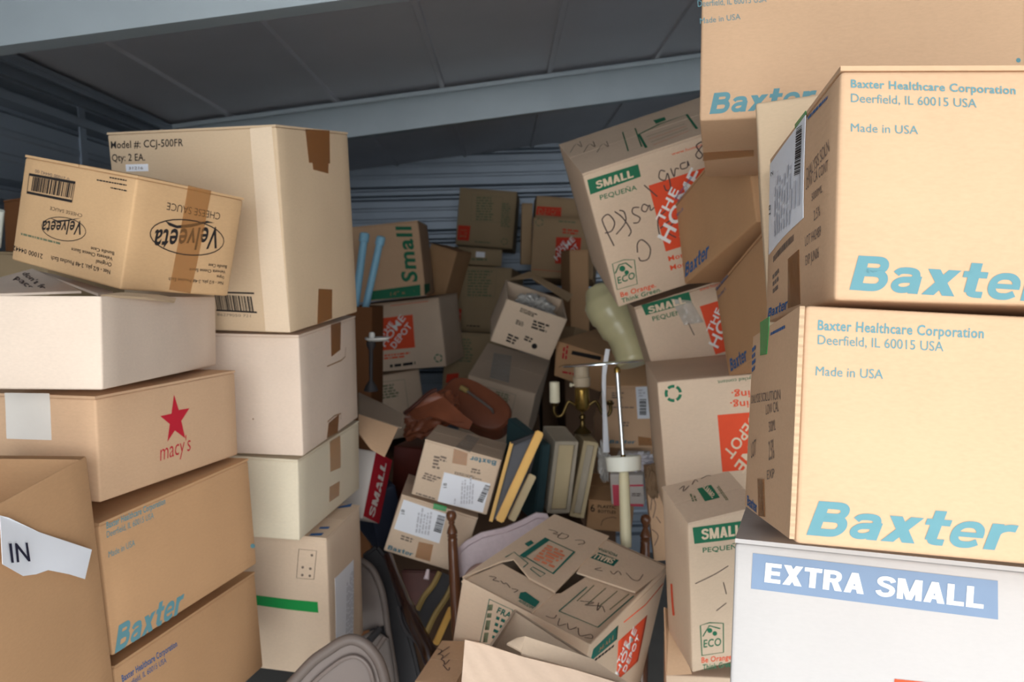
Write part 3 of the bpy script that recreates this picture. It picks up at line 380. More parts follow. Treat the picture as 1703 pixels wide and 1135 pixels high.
'L4':[['k', 'F', 'tape_strip', 'tape_green', [[-0.0532, -0.0091], [0.0935, -0.0107], [0.0928, 0.0143], [-0.0528, 0.0144]], 0.0006, 'green tape around the box'],['s','F','gray',0.0014,[[0.0539,0.1337],[0.0951,0.1336],[0.0862,0.0669],[0.046,0.0669]],1],['p','F','gray',[[0.0868,0.1226],[0.0851,0.1196],[0.0818,0.1192],[0.0802,0.1219],[0.082,0.1249],[0.0853,0.1253]],0],['p','F','gray',[[0.0646,0.0928],[0.0628,0.0898],[0.0595,0.0894],[0.0579,0.0921],[0.0597,0.0952],[0.063,0.0955]],0],['p','F','gray',[[0.0823,0.0913],[0.0805,0.0883],[0.0772,0.0879],[0.0756,0.0906],[0.0774,0.0937],[0.0807,0.094]],0],['p','F','gray',[[0.063,0.0748],[0.0612,0.0718],[0.0579,0.0714],[0.0563,0.0742],[0.0581,0.0772],[0.0614,0.0776]],0],['p','F','gray',[[0.0803,0.0746],[0.0786,0.0715],[0.0752,0.0712],[0.0737,0.0739],[0.0755,0.0769],[0.0788,0.0773]],0],['k', 'R', 'shipping_label', 'label_white', [[-0.0689, -0.1029], [0.0295, -0.1322], [0.0435, 0.0511], [-0.0636, 0.0564]], 0.0006, 'crumpled white shipping label'],['r','R','graypale',5,-0.0195,-0.118,0.0176,0.1575,0.0455,-0.0032,'on'],['p','T','blue2',[[0.0751,0.0734],[0.097,0.1011],[0.1015,0.0792],[0.0754,0.0623]],0],['p','T','blue2',[[0.0776,-0.0824],[0.1026,-0.0741],[0.1029,-0.0884],[0.0768,-0.0941]],0],['p','T','blue2',[[0.0823,-0.0471],[0.1025,-0.0407],[0.1034,-0.0524],[0.083,-0.0578]],0]],
'L5':[['p','F','red',[[-0.0007,0.058],[0.0079,0.0309],[0.0352,0.0298],[0.0122,0.0119],[0.0196,-0.0191],[-0.0054,-0.001],[-0.0248,-0.0165],[-0.0164,0.0115],[-0.0371,0.0281],[-0.0106,0.0277]],0],['t','F','red',"macy's",-0.012,-0.0431,-0.0444,0.0756,0.002,0.0015,0.0219],['k', 'L', 'tape_patch', 'tape_masking', [[-0.0416, 0.0104], [0.042, 0.0115], [0.0415, 0.0817], [-0.043, 0.0803]], 0.0006, 'pale masking tape patch']],
'L8':[['t', 'F', 'blue', 'Baxter Healthcare Corporation', 0.035, -0.1691, 0.0899, 0.125, -0.002, 0.0007, 0.0102],['t', 'F', 'blue', 'Deerfield, IL 60015 USA', 0, -0.1702, 0.0765, 0.098, -0.0029, 0.0007, 0.01],['t', 'F', 'blue', 'Made in USA', 0, -0.1709, 0.0462, 0.0533, -0.0008, 0.0007, 0.01],['t','F','blue','Baxter',0.06,-0.1782,-0.0999,0.1464,-0.0016,0.0126,0.0384],['p','F','blue',[[0.18,-0.0667],[0.1774,-0.0691],[0.1721,-0.0685],[0.1672,-0.0652],[0.1655,-0.0613],[0.168,-0.0589],[0.1733,-0.0595],[0.1783,-0.0627]],0]],
'L9':[['t', 'F', 'blue2', 'Baxter Healthcare Corporation', 0.035, -0.1997, 0.0659, 0.141, -0.0045, -0.0012, 0.0108],['t', 'F', 'blue2', 'Deerfield, IL 60015 USA', 0, -0.1989, 0.0525, 0.1077, -0.0044, -0.0, 0.0094]],
'L7':[['t', 'F', 'black', 'CHEESE SAUCE', -0.01, 0.0631, 0.0547, -0.1139, 0.0019, 0.0001, -0.0123],['t','F','black','Velveeta',0.03,0.0681,0.0312,-0.1336,-0.0211,-0.0018,-0.0381],['s','F','black',0.0018,[[0.0801,0.0064],[0.0782,-0.0003],[0.0722,-0.0067],[0.0623,-0.0124],[0.0493,-0.017],[0.0339,-0.0203],[0.017,-0.0223],[-0.0004,-0.0228],[-0.0175,-0.0219],[-0.0334,-0.0196],[-0.0475,-0.0161],[-0.0591,-0.0117],[-0.0677,-0.0064],[-0.0731,-0.0006],[-0.075,0.0054],[-0.0734,0.0115],[-0.0683,0.0174],[-0.06,0.0227],[-0.0487,0.0273],[-0.0349,0.0309],[-0.0192,0.0333],[-0.0022,0.0344],[0.0151,0.0342],[0.032,0.0324],[0.0476,0.0292],[0.0609,0.0248],[0.0711,0.0193],[0.0777,0.0131]],1],['p','F','black',[[-0.0499,0.0272],[-0.0251,0.0226],[0.0035,0.0287],[0.0361,0.0381],[0.0525,0.0364],[0.0369,0.0344],[0.0046,0.0235],[-0.0242,0.018],[-0.0408,0.0206]],0],['t', 'F', 'black', 'Bundle Case', 0.02, 0.0969, -0.0336, -0.0431, 0.0002, 0.0001, -0.0057],['t', 'F', 'black', 'Velveeta Cheese Sauce', 0.02, 0.0955, -0.0428, -0.0808, -0.0016, 0.0001, -0.0057],['t','F','black','Original',0.02,0.0947,-0.053,-0.0174,0.0011,0.0003,-0.0051],['t', 'F', 'black', 'Net - 6/2 pks, 2-4# Pouches Each', 0.02, 0.0949, -0.0627, -0.1197, -0.0002, 0.0001, -0.0057],['k','F','tape_strip','tape_tan',[[-0.0199,-0.0832],[0.0252,-0.087],[0.0355,0.089],[-0.0139,0.09]],0.0006,None],['s','L','black',0.0043,[[-0.1152,0.0575],[-0.0012,0.059],[-0.0008,0.0291],[-0.1142,0.0279]],1],['b','L','black',30,0,-0.1048,0.0319,0.1003,0.0018,-0.0001,0.0231],['t', 'L', 'black', 'CHEESE SAUCE', -0.01, 0.0276, 0.013, -0.0784, 0.0006, -0.0003, -0.0056],['t','L','black','Velveeta',0.03,0.0325,0.0026,-0.0963,-0.015,-0.0027,-0.0228],['s','L','black',0.0012,[[0.0411,-0.014],[0.0393,-0.0188],[0.0341,-0.0236],[0.0259,-0.0279],[0.0151,-0.0315],[0.0025,-0.0341],[-0.0112,-0.0356],[-0.025,-0.0358],[-0.0379,-0.0348],[-0.049,-0.0325],[-0.0576,-0.0291],[-0.063,-0.0249],[-0.0648,-0.0201],[-0.0628,-0.0151],[-0.0573,-0.0103],[-0.0486,-0.0059],[-0.0374,-0.0024],[-0.0245,0.0002],[-0.0107,0.0015],[0.0029,0.0016],[0.0154,0.0004],[0.0261,-0.0019],[0.0343,-0.0053],[0.0394,-0.0094]],1],['p','L','black',[[-0.0489,-0.0043],[-0.0289,-0.0059],[-0.003,-0.0004],[0.026,0.0066],[-0.0024,-0.0028],[-0.0283,-0.0089]],0],['t', 'L', 'black', '21000 04442', 0.02, -0.0549, -0.0654, -0.0769, 0.0015, 0.0001, -0.0079],['r','L','greenpale',1,-0.015,-0.0435,-0.1003,-0.0003,-0.0019,0.0054],['t', 'L', 'black', 'Bundle Case', 0.02, 0.1089, -0.0334, -0.0525, -0.0007, 0.0005, -0.0056],['t', 'L', 'black', 'Velveeta Cheese Sauce', 0.02, 0.1071, -0.0419, -0.0952, -0.0012, 0.0002, -0.0059],['t','L','black','Original',0.02,0.1069,-0.0511,-0.0348,-0.0011,0.0002,-0.0062],['t', 'L', 'black', 'Net - 6/2 pks, 2-4# Pouches Each', 0.02, 0.1061, -0.0625, -0.1402, -0.0019, 0.0004, -0.0069],['r','L','black',1,0.1125,0.0793,-0.0392,-0.0003,0.0007,-0.0033],['r','L','black',1,0.114,0.0722,-0.0676,-0.0007,0.0007,-0.0033],['r','L','black',1,0.1158,0.0639,-0.0357,-0.0,0.0007,-0.0033],['t', 'L', 'gray', '0 21000 04442 00', 0, -0.0169, 0.0646, -0.0854, 0.003, 0.0004, -0.0056]],
'C1':[['s','T','green2',0.0051,[[-0.103,-0.028],[-0.1028,0.0695],[-0.028,0.0674],[-0.0193,-0.0397]],1],['p','T','green2',[[-0.1049,-0.0343],[-0.1052,0.0735],[-0.0916,0.0723],[-0.093,-0.0345]],0],['p','T','green2',[[-0.123,0.0153],[-0.1211,0.0395],[-0.1099,0.0331],[-0.1105,0.0107]],0],['s','T','green2',0.0026,[[-0.1226,-0.0615],[-0.1206,-0.0311],[-0.0761,-0.0461],[-0.0753,-0.0658]],0],['s','T','green2',0.0026,[[-0.0618,-0.0599],[-0.062,-0.0503],[-0.0309,-0.0518],[-0.032,-0.0687]],1],['r','T','paleorange',6,-0.0769,-0.026,0.0512,0.0038,-0.0083,0.0792],['p','T','green2',[[0.0077,0.1162],[0.0548,0.1215],[0.0567,0.0906],[0.0045,0.0815]],0],['t','T','paleink','SMALL',0.05,0.0484,0.1191,-0.0441,-0.0112,0.0022,-0.0238,1],['t','T','green2','PEQUEÑA',0.02,0.0414,0.1412,-0.0434,-0.0061,0.0033,-0.0108],['p','T','green2',[[-0.0387,-0.1328],[-0.0323,-0.1226],[0.0056,-0.1314],[0.0083,-0.1534],[-0.0311,-0.1506]],0],['t','T','green2','PEQUEÑA',0.03,0.0065,-0.1621,-0.0342,0.0021,0.0007,0.0076],['s','T','green2',0.0024,[[0.0464,-0.1256],[0.0473,-0.0104]],0],['s','T','green2',0.0024,[[0.0464,-0.1256],[0.1258,-0.1142],[0.1324,0.0343]],0],['s','T','greenpale',0.0019,[[0.0558,-0.0697],[0.0553,0.0056]],0],['s','T','greenpale',0.0019,[[0.0763,-0.062],[0.0778,0.0147]],0],['s','T','greenpale',0.0019,[[0.0968,-0.0543],[0.1002,0.0237]],0],['s','T','greenpale',0.0019,[[0.1172,-0.0467],[0.1226,0.0327]],0],['s','T','pen',0.0018,[[-0.1176,0.1083],[-0.1083,0.1136],[-0.0956,0.1128],[-0.1014,0.1016],[-0.088,0.1065]],0],['s','T','pen',0.0018,[[-0.0881,0.121],[-0.0854,0.095],[-0.0721,0.0999],[-0.0713,0.1199],[-0.0864,0.118]],0],['s','T','pen',0.0018,[[-0.0513,0.1129],[-0.0388,0.1264],[-0.0299,0.1172],[-0.0377,0.1024]],0],['s','T','pen',0.0018,[[-0.1148,-0.1311],[-0.1016,-0.1252],[-0.1014,-0.1367],[-0.0894,-0.132]],0],['s','T','pen',0.0018,[[-0.0887,-0.1274],[-0.0782,-0.132],[-0.0763,-0.1262],[-0.0619,-0.1341]],0],['s','T','pen',0.0018,[[-0.0582,-0.1341],[-0.0463,-0.1295],[-0.0476,-0.1419]],0],['s','T','pen',0.0017,[[0.0352,-0.1574],[0.0499,-0.1529],[0.0494,-0.1399]],0],['s','T','pen',0.0017,[[0.0587,-0.1441],[0.0674,-0.1654],[0.076,-0.1504]],0],['s','T','pen',0.0017,[[0.077,-0.1461],[0.0886,-0.1608],[0.096,-0.1437]],0],['s','T','pen',0.0017,[[0.0993,-0.1437],[0.1129,-0.1625],[0.1259,-0.1434],[0.1335,-0.1517],[0.1216,-0.1603]],0],['s','T','pen',0.0018,[[0.0604,-0.0651],[0.0835,-0.0489],[0.0735,-0.0699],[0.0976,-0.0491]],0],['s','T','pen',0.0018,[[0.0905,-0.0419],[0.1003,-0.0679],[0.0999,-0.0468],[0.1141,-0.0611]],0],['s','T','pen',0.0018,[[0.0404,0.0634],[0.0335,0.0478],[0.0483,0.055]],0],['s','T','pen',0.0018,[[0.0605,0.0677],[0.0708,0.0619],[0.0727,0.0805],[0.0843,0.0718]],0],['s','T','pen',0.0018,[[0.0877,0.0877],[0.1078,0.0759],[0.1201,0.0805],[0.1174,0.1104]],0],['s','F','green2',0.0014,[[-0.0763,0.1367],[-0.0222,0.1394],[-0.0306,0.0551],[-0.0806,0.0317]],1],['t','F','green2','FRAGILE',0.05,-0.0562,0.1167,0.0675,0.005,0.003,0.0139],['r','F','green2',1,-0.0553,0.1012,0.0199,0.0014,0.0016,0.0115],['r','F','green2',1,-0.0557,0.0867,0.0199,0.0015,0.0016,0.0116],['r','F','green2',1,-0.0561,0.0721,0.02,0.0016,0.0017,0.0117],['r','F','green2',1,-0.0565,0.0574,0.0201,0.0017,0.0017,0.0117],['r','F','greenpale',1,-0.076,0.0378,-0.0017,0.0857,0.0155,0.0083],['p','R','green2',[[-0.1657,0.1316],[-0.0591,0.1268],[-0.0485,0.0893],[-0.1681,0.1056]],0],['t','R','kraftink','SMALL',0.04,-0.1507,0.1093,0.0863,-0.0077,-0.0012,0.011],['r','R','black',1,-0.1574,0.0941,0.1006,-0.0184,-0.0003,0.0088],['p','R','orange',[[0.0018,-0.0412],[0.1168,-0.0578],[0.1074,0.0648],[-0.038,0.0781]],0],['t','R','print_white','THE',0.03,-0.008,0.0079,0.024,0.0397,-0.0141,0.0124,1],['t','R','print_white','HOME',0.03,0.007,-0.0306,0.0501,0.0858,-0.0238,0.0209,1],['t','R','print_white','DEPOT',0.03,0.0447,-0.0452,0.0424,0.0665,-0.0217,0.019,1],['s','R','orange',0.0022,[[-0.029,0.1181],[0.0805,0.1035],[0.1731,0.1107]],0]],
'C3':[['k', 'F', 'shipping_label', 'label_white', [[-0.0301, -0.0742], [0.0906, -0.0704], [0.09, 0.0081], [-0.033, 0.0053]], 0.0006, 'white shipping label with bar code'],['b','F','black',16,0,0.0689,-0.0442,0.0094,0.047,0.0142,-0.0008,'on'],['r','F','graypale',5,0.0283,-0.0638,-0.0141,0.0686,0.0334,0.0094,'on'],['t','F','black','18',0,-0.016,-0.0319,-0.003,0.0113,-0.0093,-0.0026,'on'],['r','F','graypale',1,0.0116,-0.0685,-0.0021,0.0156,0.0061,-0.0003,'on'],['t','F','blue3','Baxter',0.05,0.0903,0.0695,-0.068,-0.0054,0.0007,-0.013],['r','F','gray',3,-0.0852,-0.0271,0.0444,-0.0017,0.0049,0.0195],['r','F','gray',4,-0.066,0.0065,0.0196,0.0015,-0.0032,0.0353],['r','F','gray',2,-0.0523,0.0305,0.02,-0.0004,-0.0002,0.016],['r','F','gray',2,-0.0063,0.0071,0.0748,0.0029,-0.0001,0.008],['r','F','gray',2,0.0334,0.0223,0.0274,0.0016,0.0002,0.0141],['r','F','gray',1,-0.0898,-0.0708,0.0524,-0.0014,0.0004,0.0062],['k','F','tape_strip','tape_tan',[[-0.0193,0.0337],[0.0186,0.0363],[0.0134,0.0681],[-0.0238,0.0705]],0.0006,None],['k','T','tape_strip','tape_clear',[[-0.0219,-0.1156],[0.0188,-0.1288],[0.0242,0.0834],[-0.0112,0.0895]],0.0006,None]],
'C4':[['k', 'F', 'shipping_label', 'label_white', [[-0.0958, -0.0146], [0.0284, -0.0156], [0.0229, 0.0645], [-0.0953, 0.0674]], 0.0006, 'white shipping label with bar code'],['b','F','black',16,0,0.0041,0.0121,-0.0023,0.0449,0.0202,0.0002,'on'],['r','F','graypale',5,-0.0407,-0.0063,-0.0125,0.0706,0.0392,0.0041,'on'],['t','F','black','18',0,-0.0808,0.0307,-0.0036,0.0113,-0.0098,-0.001,'on'],['t','F','blue3','Baxter',0.05,-0.0956,-0.0714,0.0675,0.0005,0.0004,0.0114],['r','F','gray',2,-0.0714,-0.0368,0.0386,-0.0003,-0.0005,0.0144],['k', 'F', 'tape_strip', 'tape_green', [[-0.0157, 0.0672], [0.0187, 0.0698], [0.0176, 0.0835], [-0.0176, 0.0819]], 0.0006, 'green tape'],['k','F','tape_strip','tape_tan',[[-0.0201,-0.0705],[0.0204,-0.0702],[0.0149,-0.024],[-0.0236,-0.0279]],0.0006,None]],
'B1':[['t','F','green','Small',0.05,0.1194,-0.0942,-0.0022,0.2263,-0.0635,0.0064],['p','F','green',[[-0.0794,-0.1133],[0.1298,-0.1064],[0.126,-0.1525],[-0.0803,-0.1493]],0],['t', 'F', 'kraftink', '14" x 14"', 0, 0.0027, -0.1413, 0.1121, 0.005, 0.0018, 0.0162],['p','R','green',[[-0.2359,-0.1064],[-0.0023,-0.1075],[-0.0166,-0.1383],[-0.2599,-0.151]],0]],
'B2':[['p','F','orange',[[-0.0866,-0.0577],[0.0656,-0.0564],[0.0723,0.0891],[-0.0818,0.0858]],0],['t','F','print_white','THE',0.03,-0.0754,0.0026,0.0536,0.055,-0.0134,0.0129,1],['t','F','print_white','HOME',0.03,-0.0739,-0.0433,0.1135,0.1186,-0.0227,0.0219,1],['t','F','print_white','DEPOT',0.03,-0.0287,-0.0544,0.0928,0.0926,-0.0206,0.0199,1],['s','F','green',0.0056,[[0.1813,-0.1165],[0.1799,-0.1201],[0.1775,-0.1232],[0.1745,-0.1258],[0.171,-0.1276]],0],['s','F','green',0.0056,[[0.1662,-0.1287],[0.1622,-0.1285],[0.1585,-0.1275],[0.1551,-0.1256],[0.1523,-0.123]],0],['s','F','green',0.0056,[[0.1499,-0.1189],[0.149,-0.1152],[0.149,-0.1114],[0.1499,-0.1077],[0.1517,-0.1043]],0],['s','F','green',0.0056,[[0.1551,-0.1006],[0.1585,-0.0985],[0.1622,-0.0973],[0.1661,-0.0968],[0.17,-0.0973]],0],['s','F','green',0.0056,[[0.1745,-0.0992],[0.1775,-0.1016],[0.1798,-0.1045],[0.1813,-0.108],[0.1819,-0.1117]],0],['r','F','orange',2,-0.0862,-0.0992,0.122,0.0021,0.0057,0.026],['r','F','black',1,-0.0629,-0.1391,0.1199,0.0046,0.0028,0.0213],['r','F','orange',1,-0.184,-0.1402,0.0647,0.002,0.0071,0.0247],['s','F','orange',0.0022,[[-0.025,0.137],[0.1521,0.141]],0]],
'B3':[['s','F','greenpale',0.0016,[[-0.0873,0.1228],[0.0796,0.1151],[0.0796,-0.0214]],0],['r','F','greenpale',5,-0.0766,0.0447,0.1386,-0.0037,0.0019,0.065]],
'B4':[['s','F','greenpale',0.0016,[[-0.0834,0.1181],[0.079,0.1177],[0.0807,-0.0167],[-0.0814,-0.0215]],1],['r','F','greenpale',9,-0.0537,-0.0163,0.0966,0.0042,-0.0075,0.1298],['r','F','greenpale',11,0.0826,-0.0401,0.0498,0.0007,-0.0045,0.1299],['p','F','orange2',[[-0.1451,-0.0481],[-0.0793,-0.0475],[-0.0822,-0.1273],[-0.145,-0.1271]],0],['r','F','kraftink',3,-0.1336,-0.1126,0.0439,0.0003,0.0022,0.05],['s','F','greenpale',0.0048,[[0.1242,-0.1178],[0.1234,-0.1215],[0.1219,-0.125],[0.1195,-0.1279],[0.1165,-0.1303]],0],['s','F','greenpale',0.0048,[[0.1121,-0.1321],[0.1083,-0.1326],[0.1045,-0.1321],[0.1009,-0.1308],[0.0977,-0.1287]],0],['s','F','greenpale',0.0048,[[0.0946,-0.125],[0.0929,-0.1216],[0.0922,-0.1178],[0.0923,-0.114],[0.0933,-0.1104]],0],['s','F','greenpale',0.0048,[[0.0959,-0.1063],[0.0986,-0.1037],[0.102,-0.1018],[0.1056,-0.1008],[0.1095,-0.1007]],0],['s','F','greenpale',0.0048,[[0.1142,-0.1018],[0.1175,-0.1037],[0.1203,-0.1062],[0.1225,-0.1094],[0.1238,-0.113]],0],['r','F','greenpale',1,-0.0503,-0.1342,0.0845,0.0003,-0.001,0.0124]],
'B5':[['k', 'F', 'small_label', 'label_white', [[-0.0247, -0.004], [0.0235, -0.0035], [0.023, 0.0244], [-0.0239, 0.0245]], 0.0006, 'small pale label'],['r','F','greenpale',1,-0.0462,-0.0234,0.0832,0.003,-0.0011,0.0177]],
'B6':[['s','F','greenpale',0.0016,[[-0.082,0.1501],[0.0802,0.1514],[0.0794,0.0168],[-0.0821,0.0069]],1],['r','F','greenpale',9,-0.0631,0.0118,0.131,0.0043,-0.007,0.1352],['p','F','orange2',[[-0.1599,-0.1234],[-0.0872,-0.123],[-0.0872,-0.0552],[-0.1576,-0.056]],0],['t','F','print_white','THE',0.03,-0.1546,-0.095,0.0256,0.0258,-0.0064,0.0061,1],['t','F','print_white','HOME',0.03,-0.1539,-0.1166,0.0543,0.0556,-0.0108,0.0103,1],['t','F','print_white','DEPOT',0.03,-0.1323,-0.1219,0.0444,0.0434,-0.0099,0.0094,1],['r','F','black',1,-0.0545,-0.1418,0.0735,0.0013,-0.0009,0.0112]],
'B7':[['r','F','greenpale',8,-0.0741,0.0087,0.0695,0.0009,-0.004,0.1163],['p','F','orange2',[[-0.1312,-0.053],[-0.0706,-0.044],[-0.0749,-0.0902],[-0.1336,-0.0942]],0],['s','F','greenpale',0.0016,[[-0.08,-0.0129],[-0.0862,0.1351],[0.0231,0.1413]],0]],
'B8':[['p','F','orange2',[[-0.0342,-0.0778],[0.083,-0.0806],[0.0887,0.0517],[-0.0343,0.0519]],0],['t','F','print_white','THE',0.03,-0.0272,-0.0235,0.0398,0.0484,-0.0107,0.0121,1],['t','F','print_white','HOME',0.03,-0.0248,-0.0651,0.0843,0.1045,-0.0181,0.0204,1],['t','F','print_white','DEPOT',0.03,0.0104,-0.0763,0.0691,0.0815,-0.0164,0.0185,1],['s','F','greenpale',0.0056,[[-0.1034,0.1225],[-0.1044,0.1183],[-0.1063,0.1146],[-0.109,0.1114],[-0.1125,0.1089]],0],['s','F','greenpale',0.0056,[[-0.1175,0.1072],[-0.1218,0.1069],[-0.126,0.1077],[-0.1299,0.1094],[-0.1334,0.112]],0],['s','F','greenpale',0.0056,[[-0.1368,0.1163],[-0.1384,0.1203],[-0.1392,0.1245],[-0.1388,0.1288],[-0.1375,0.1328]],0],['s','F','greenpale',0.0056,[[-0.1346,0.1372],[-0.1314,0.14],[-0.1276,0.1418],[-0.1234,0.1427],[-0.1192,0.1426]],0],['s','F','greenpale',0.0056,[[-0.114,0.141],[-0.1103,0.1387],[-0.1073,0.1357],[-0.105,0.132],[-0.1037,0.1279]],0],['r','F','orange2',2,-0.0036,0.0699,0.0861,-0.0069,-0.0013,0.0289],['r','F','greenpale',1,-0.0262,0.1261,0.0833,-0.0042,-0.0006,0.0127],['s','F','orange2',0.0019,[[-0.145,-0.1096],[0.0221,-0.1195]],0]],
'B8a':[['p','F','orange2',[[-0.1346,0.0027],[-0.0116,0.004],[-0.0112,-0.0407],[-0.1373,-0.0399]],0],['t','F','kraftink','DEPOT',0.03,-0.1259,-0.0361,0.1083,0.002,0.0008,0.0291]],
'B10':[['r','F','black',3,-0.0557,0.0564,0.066,-0.0041,0.0003,0.0166],['r','F','black',3,-0.0527,0.0076,0.0338,-0.0016,-0.0015,0.0186],['r','F','black',3,-0.061,-0.0666,0.0433,-0.004,-0.0021,0.0356],['p','F','black',[[0.0498,-0.0464],[0.0503,-0.0531],[0.0471,-0.0585],[0.0413,-0.0606],[0.0352,-0.0585],[0.0311,-0.0531],[0.0305,-0.0465],[0.0338,-0.0411],[0.0396,-0.039],[0.0457,-0.0411]],0],['r','F','black',3,0.004,0.0112,0.061,0.0008,-0.0024,0.035],['r','F','black',2,-0.0041,-0.0401,0.0346,-0.0028,0.0002,0.0213]],
'B11':[['s','F','greenpale',0.0016,[[-0.0597,0.1257],[0.0642,0.1264],[0.0615,0.0126]],0],['r','F','greenpale',4,-0.0205,0.0821,0.0685,0.0007,0.0021,0.0391],['k', 'T', 'tape_patch', 'tape_clear', [[-0.0588, -0.1363], [0.0218, -0.1347], [-0.0191, 0.0976], [-0.0941, 0.0802]], 0.0006, 'shiny clear tape']],
'B12':[['p','F','black',[[-0.0286,0.0503],[0.0994,0.0626],[0.0991,0.0474],[-0.0319,0.035]],0],['r','F','red',2,-0.049,0.0114,0.0036,0.0589,-0.0275,-0.0035],['r','F','red',1,-0.0682,-0.0465,0.0548,0.0072,0.0024,0.0121],['s','F','black',0.0016,[[-0.0873,-0.0291],[-0.0641,-0.0141],[-0.0306,-0.002]],0]],
'BE':[['r','F','red',1,-0.0029,-0.0131,0.0178,0.0713,0.0204,-0.0012]],
'B13':[['k', 'F', 'shipping_label', 'label_white', [[0.024, -0.0082], [0.0709, -0.0061], [0.0642, 0.1008], [0.0243, 0.0986]], 0.0006, 'white bar code label'],['b','F','black',14,0,0.0304,0.0046,0.0034,0.0527,0.0215,0.0001,'on'],['r','F','graypale',3,0.0321,0.0642,0.0218,0.0011,-0.0004,0.0279,'on'],['t','F','blue3','Baxter',0.05,-0.0679,-0.0878,0.0787,-0.0009,0.0031,0.0111],['r','F','gray',3,-0.0528,0.059,0.039,0.0003,0.0012,0.0232],['r','F','gray',1,-0.0609,0.0268,0.0754,-0.0004,0.0003,0.0069],['r','F','gray',2,-0.0362,-0.0342,0.032,0.0002,0.001,0.018],['k','F','tape_strip','tape_tan',[[0.0219,-0.0939],[0.0629,-0.0945],[0.0616,-0.0707],[0.0216,-0.0651]],0.0006,None]],
'C6':[['p','F','pink',[[-0.0411,0.0154],[-0.0212,0.0159],[-0.0225,-0.048],[-0.0407,-0.0487]],0],['p','F','pink',[[0.0057,0.0175],[0.0466,0.0187],[0.0468,0.0134],[0.0055,0.0121]],0],['p','F','pink',[[0.003,-0.0413],[0.0442,-0.0405],[0.0435,-0.0483],[0.0027,-0.0483]],0],['r','F','gray',2,0.013,-0.0177,0.0268,0.0001,0.0005,0.0116]],
'C7':[['t','F','black','6',0.02,-0.0573,0.0111,0.0125,0.0004,-0.0019,0.0233],['t','F','black','PLASTIC',0.03,-0.0374,0.0251,0.0531,0.0024,-0.0001,0.0093],['t','F','black','BOTTLES',0.03,-0.0354,0.0104,0.0507,0.0021,-0.0004,0.0093],['s','F','pen',0.0016,[[-0.0233,-0.0312],[-0.0178,-0.0103],[0.0071,0.0003],[0.0185,-0.0026]],0]],
'TB':[['s','F','pen',0.0018,[[-0.0231,0.0849],[-0.0193,0.0583],[-0.0257,0.0259]],0],['s','F','pen',0.0018,[[-0.0162,0.058],[-0.0117,0.038],[-0.0212,0.0058]],0],['s','F','pen',0.0018,[[-0.0273,-0.0235],[-0.013,-0.041],[-0.0251,-0.0666]],0],['s','F','pen',0.0018,[[-0.013,0.0084],[-0.0035,-0.0087]],0]],
'RW':[['p','R','red',[[-0.0756,0.0881],[0.0709,0.089],[0.0705,-0.0899],[-0.0677,-0.0816]],0],['t','R','print_white','SMALL',0.05,0.0152,-0.0785,0.011,0.1502,-0.048,0.0034,1]],
'LB':[['s','T','pen',0.0018,[[-0.039,0.0455],[-0.0232,0.034],[-0.0261,0.0164],[-0.0131,0.0527]],0],['s','T','pen',0.0018,[[-0.0265,0.0213],[-0.0133,0.01],[-0.0124,-0.0044],[-0.0042,0.0231]],0],['s','T','pen',0.0018,[[-0.0143,-0.0022],[-0.0038,-0.0132],[0.0009,-0.0246],[0.0044,-0.0054]],0],['s','T','pen',0.0018,[[-0.0025,-0.0249],[0.0055,-0.0358],[0.0138,-0.0442],[0.0127,-0.0329]],0]],
'LF':[['k', 'F', 'paper_sign', 'label_white', [[-0.0059, 0.1365], [0.0323, 0.1025], [0.0556, 0.0934], [0.0762, 0.0891], [0.1095, 0.067], [0.1412, 0.0443], [0.1643, 0.0768], [0.0744, 0.1416], [0.0161, 0.1853], [0.0033, 0.1936]], 0.0006, 'torn white paper sign printed IN'],['t','F','ink','IN',0.02,0.0087,0.1316,0.0384,-0.0163,-0.0018,0.0261,'on']]}
def inside(p, poly):
    c = False; j = len(poly) - 1
    for i in range(len(poly)):
        (x1, y1), (x2, y2) = poly[i], poly[j]
        if (y1 > p[1]) != (y2 > p[1]) and p[0] < (x2 - x1) * (p[1] - y1) / (y2 - y1) + x1: c = not c
        j = i
    return c
def d_centre(d):
    if d[0] == 't': return (d[5] + (d[7] + d[9]) / 2, d[6] + (d[8] + d[10]) / 2)
    if d[0] in 'br': e = d[-6:]; return (e[0] + (e[2] + e[4]) / 2, e[1] + (e[3] + e[5]) / 2)
    P = d[3] if d[0] == 'p' else d[4]; return (sum(p[0] for p in P) / len(P), sum(p[1] for p in P) / len(P))
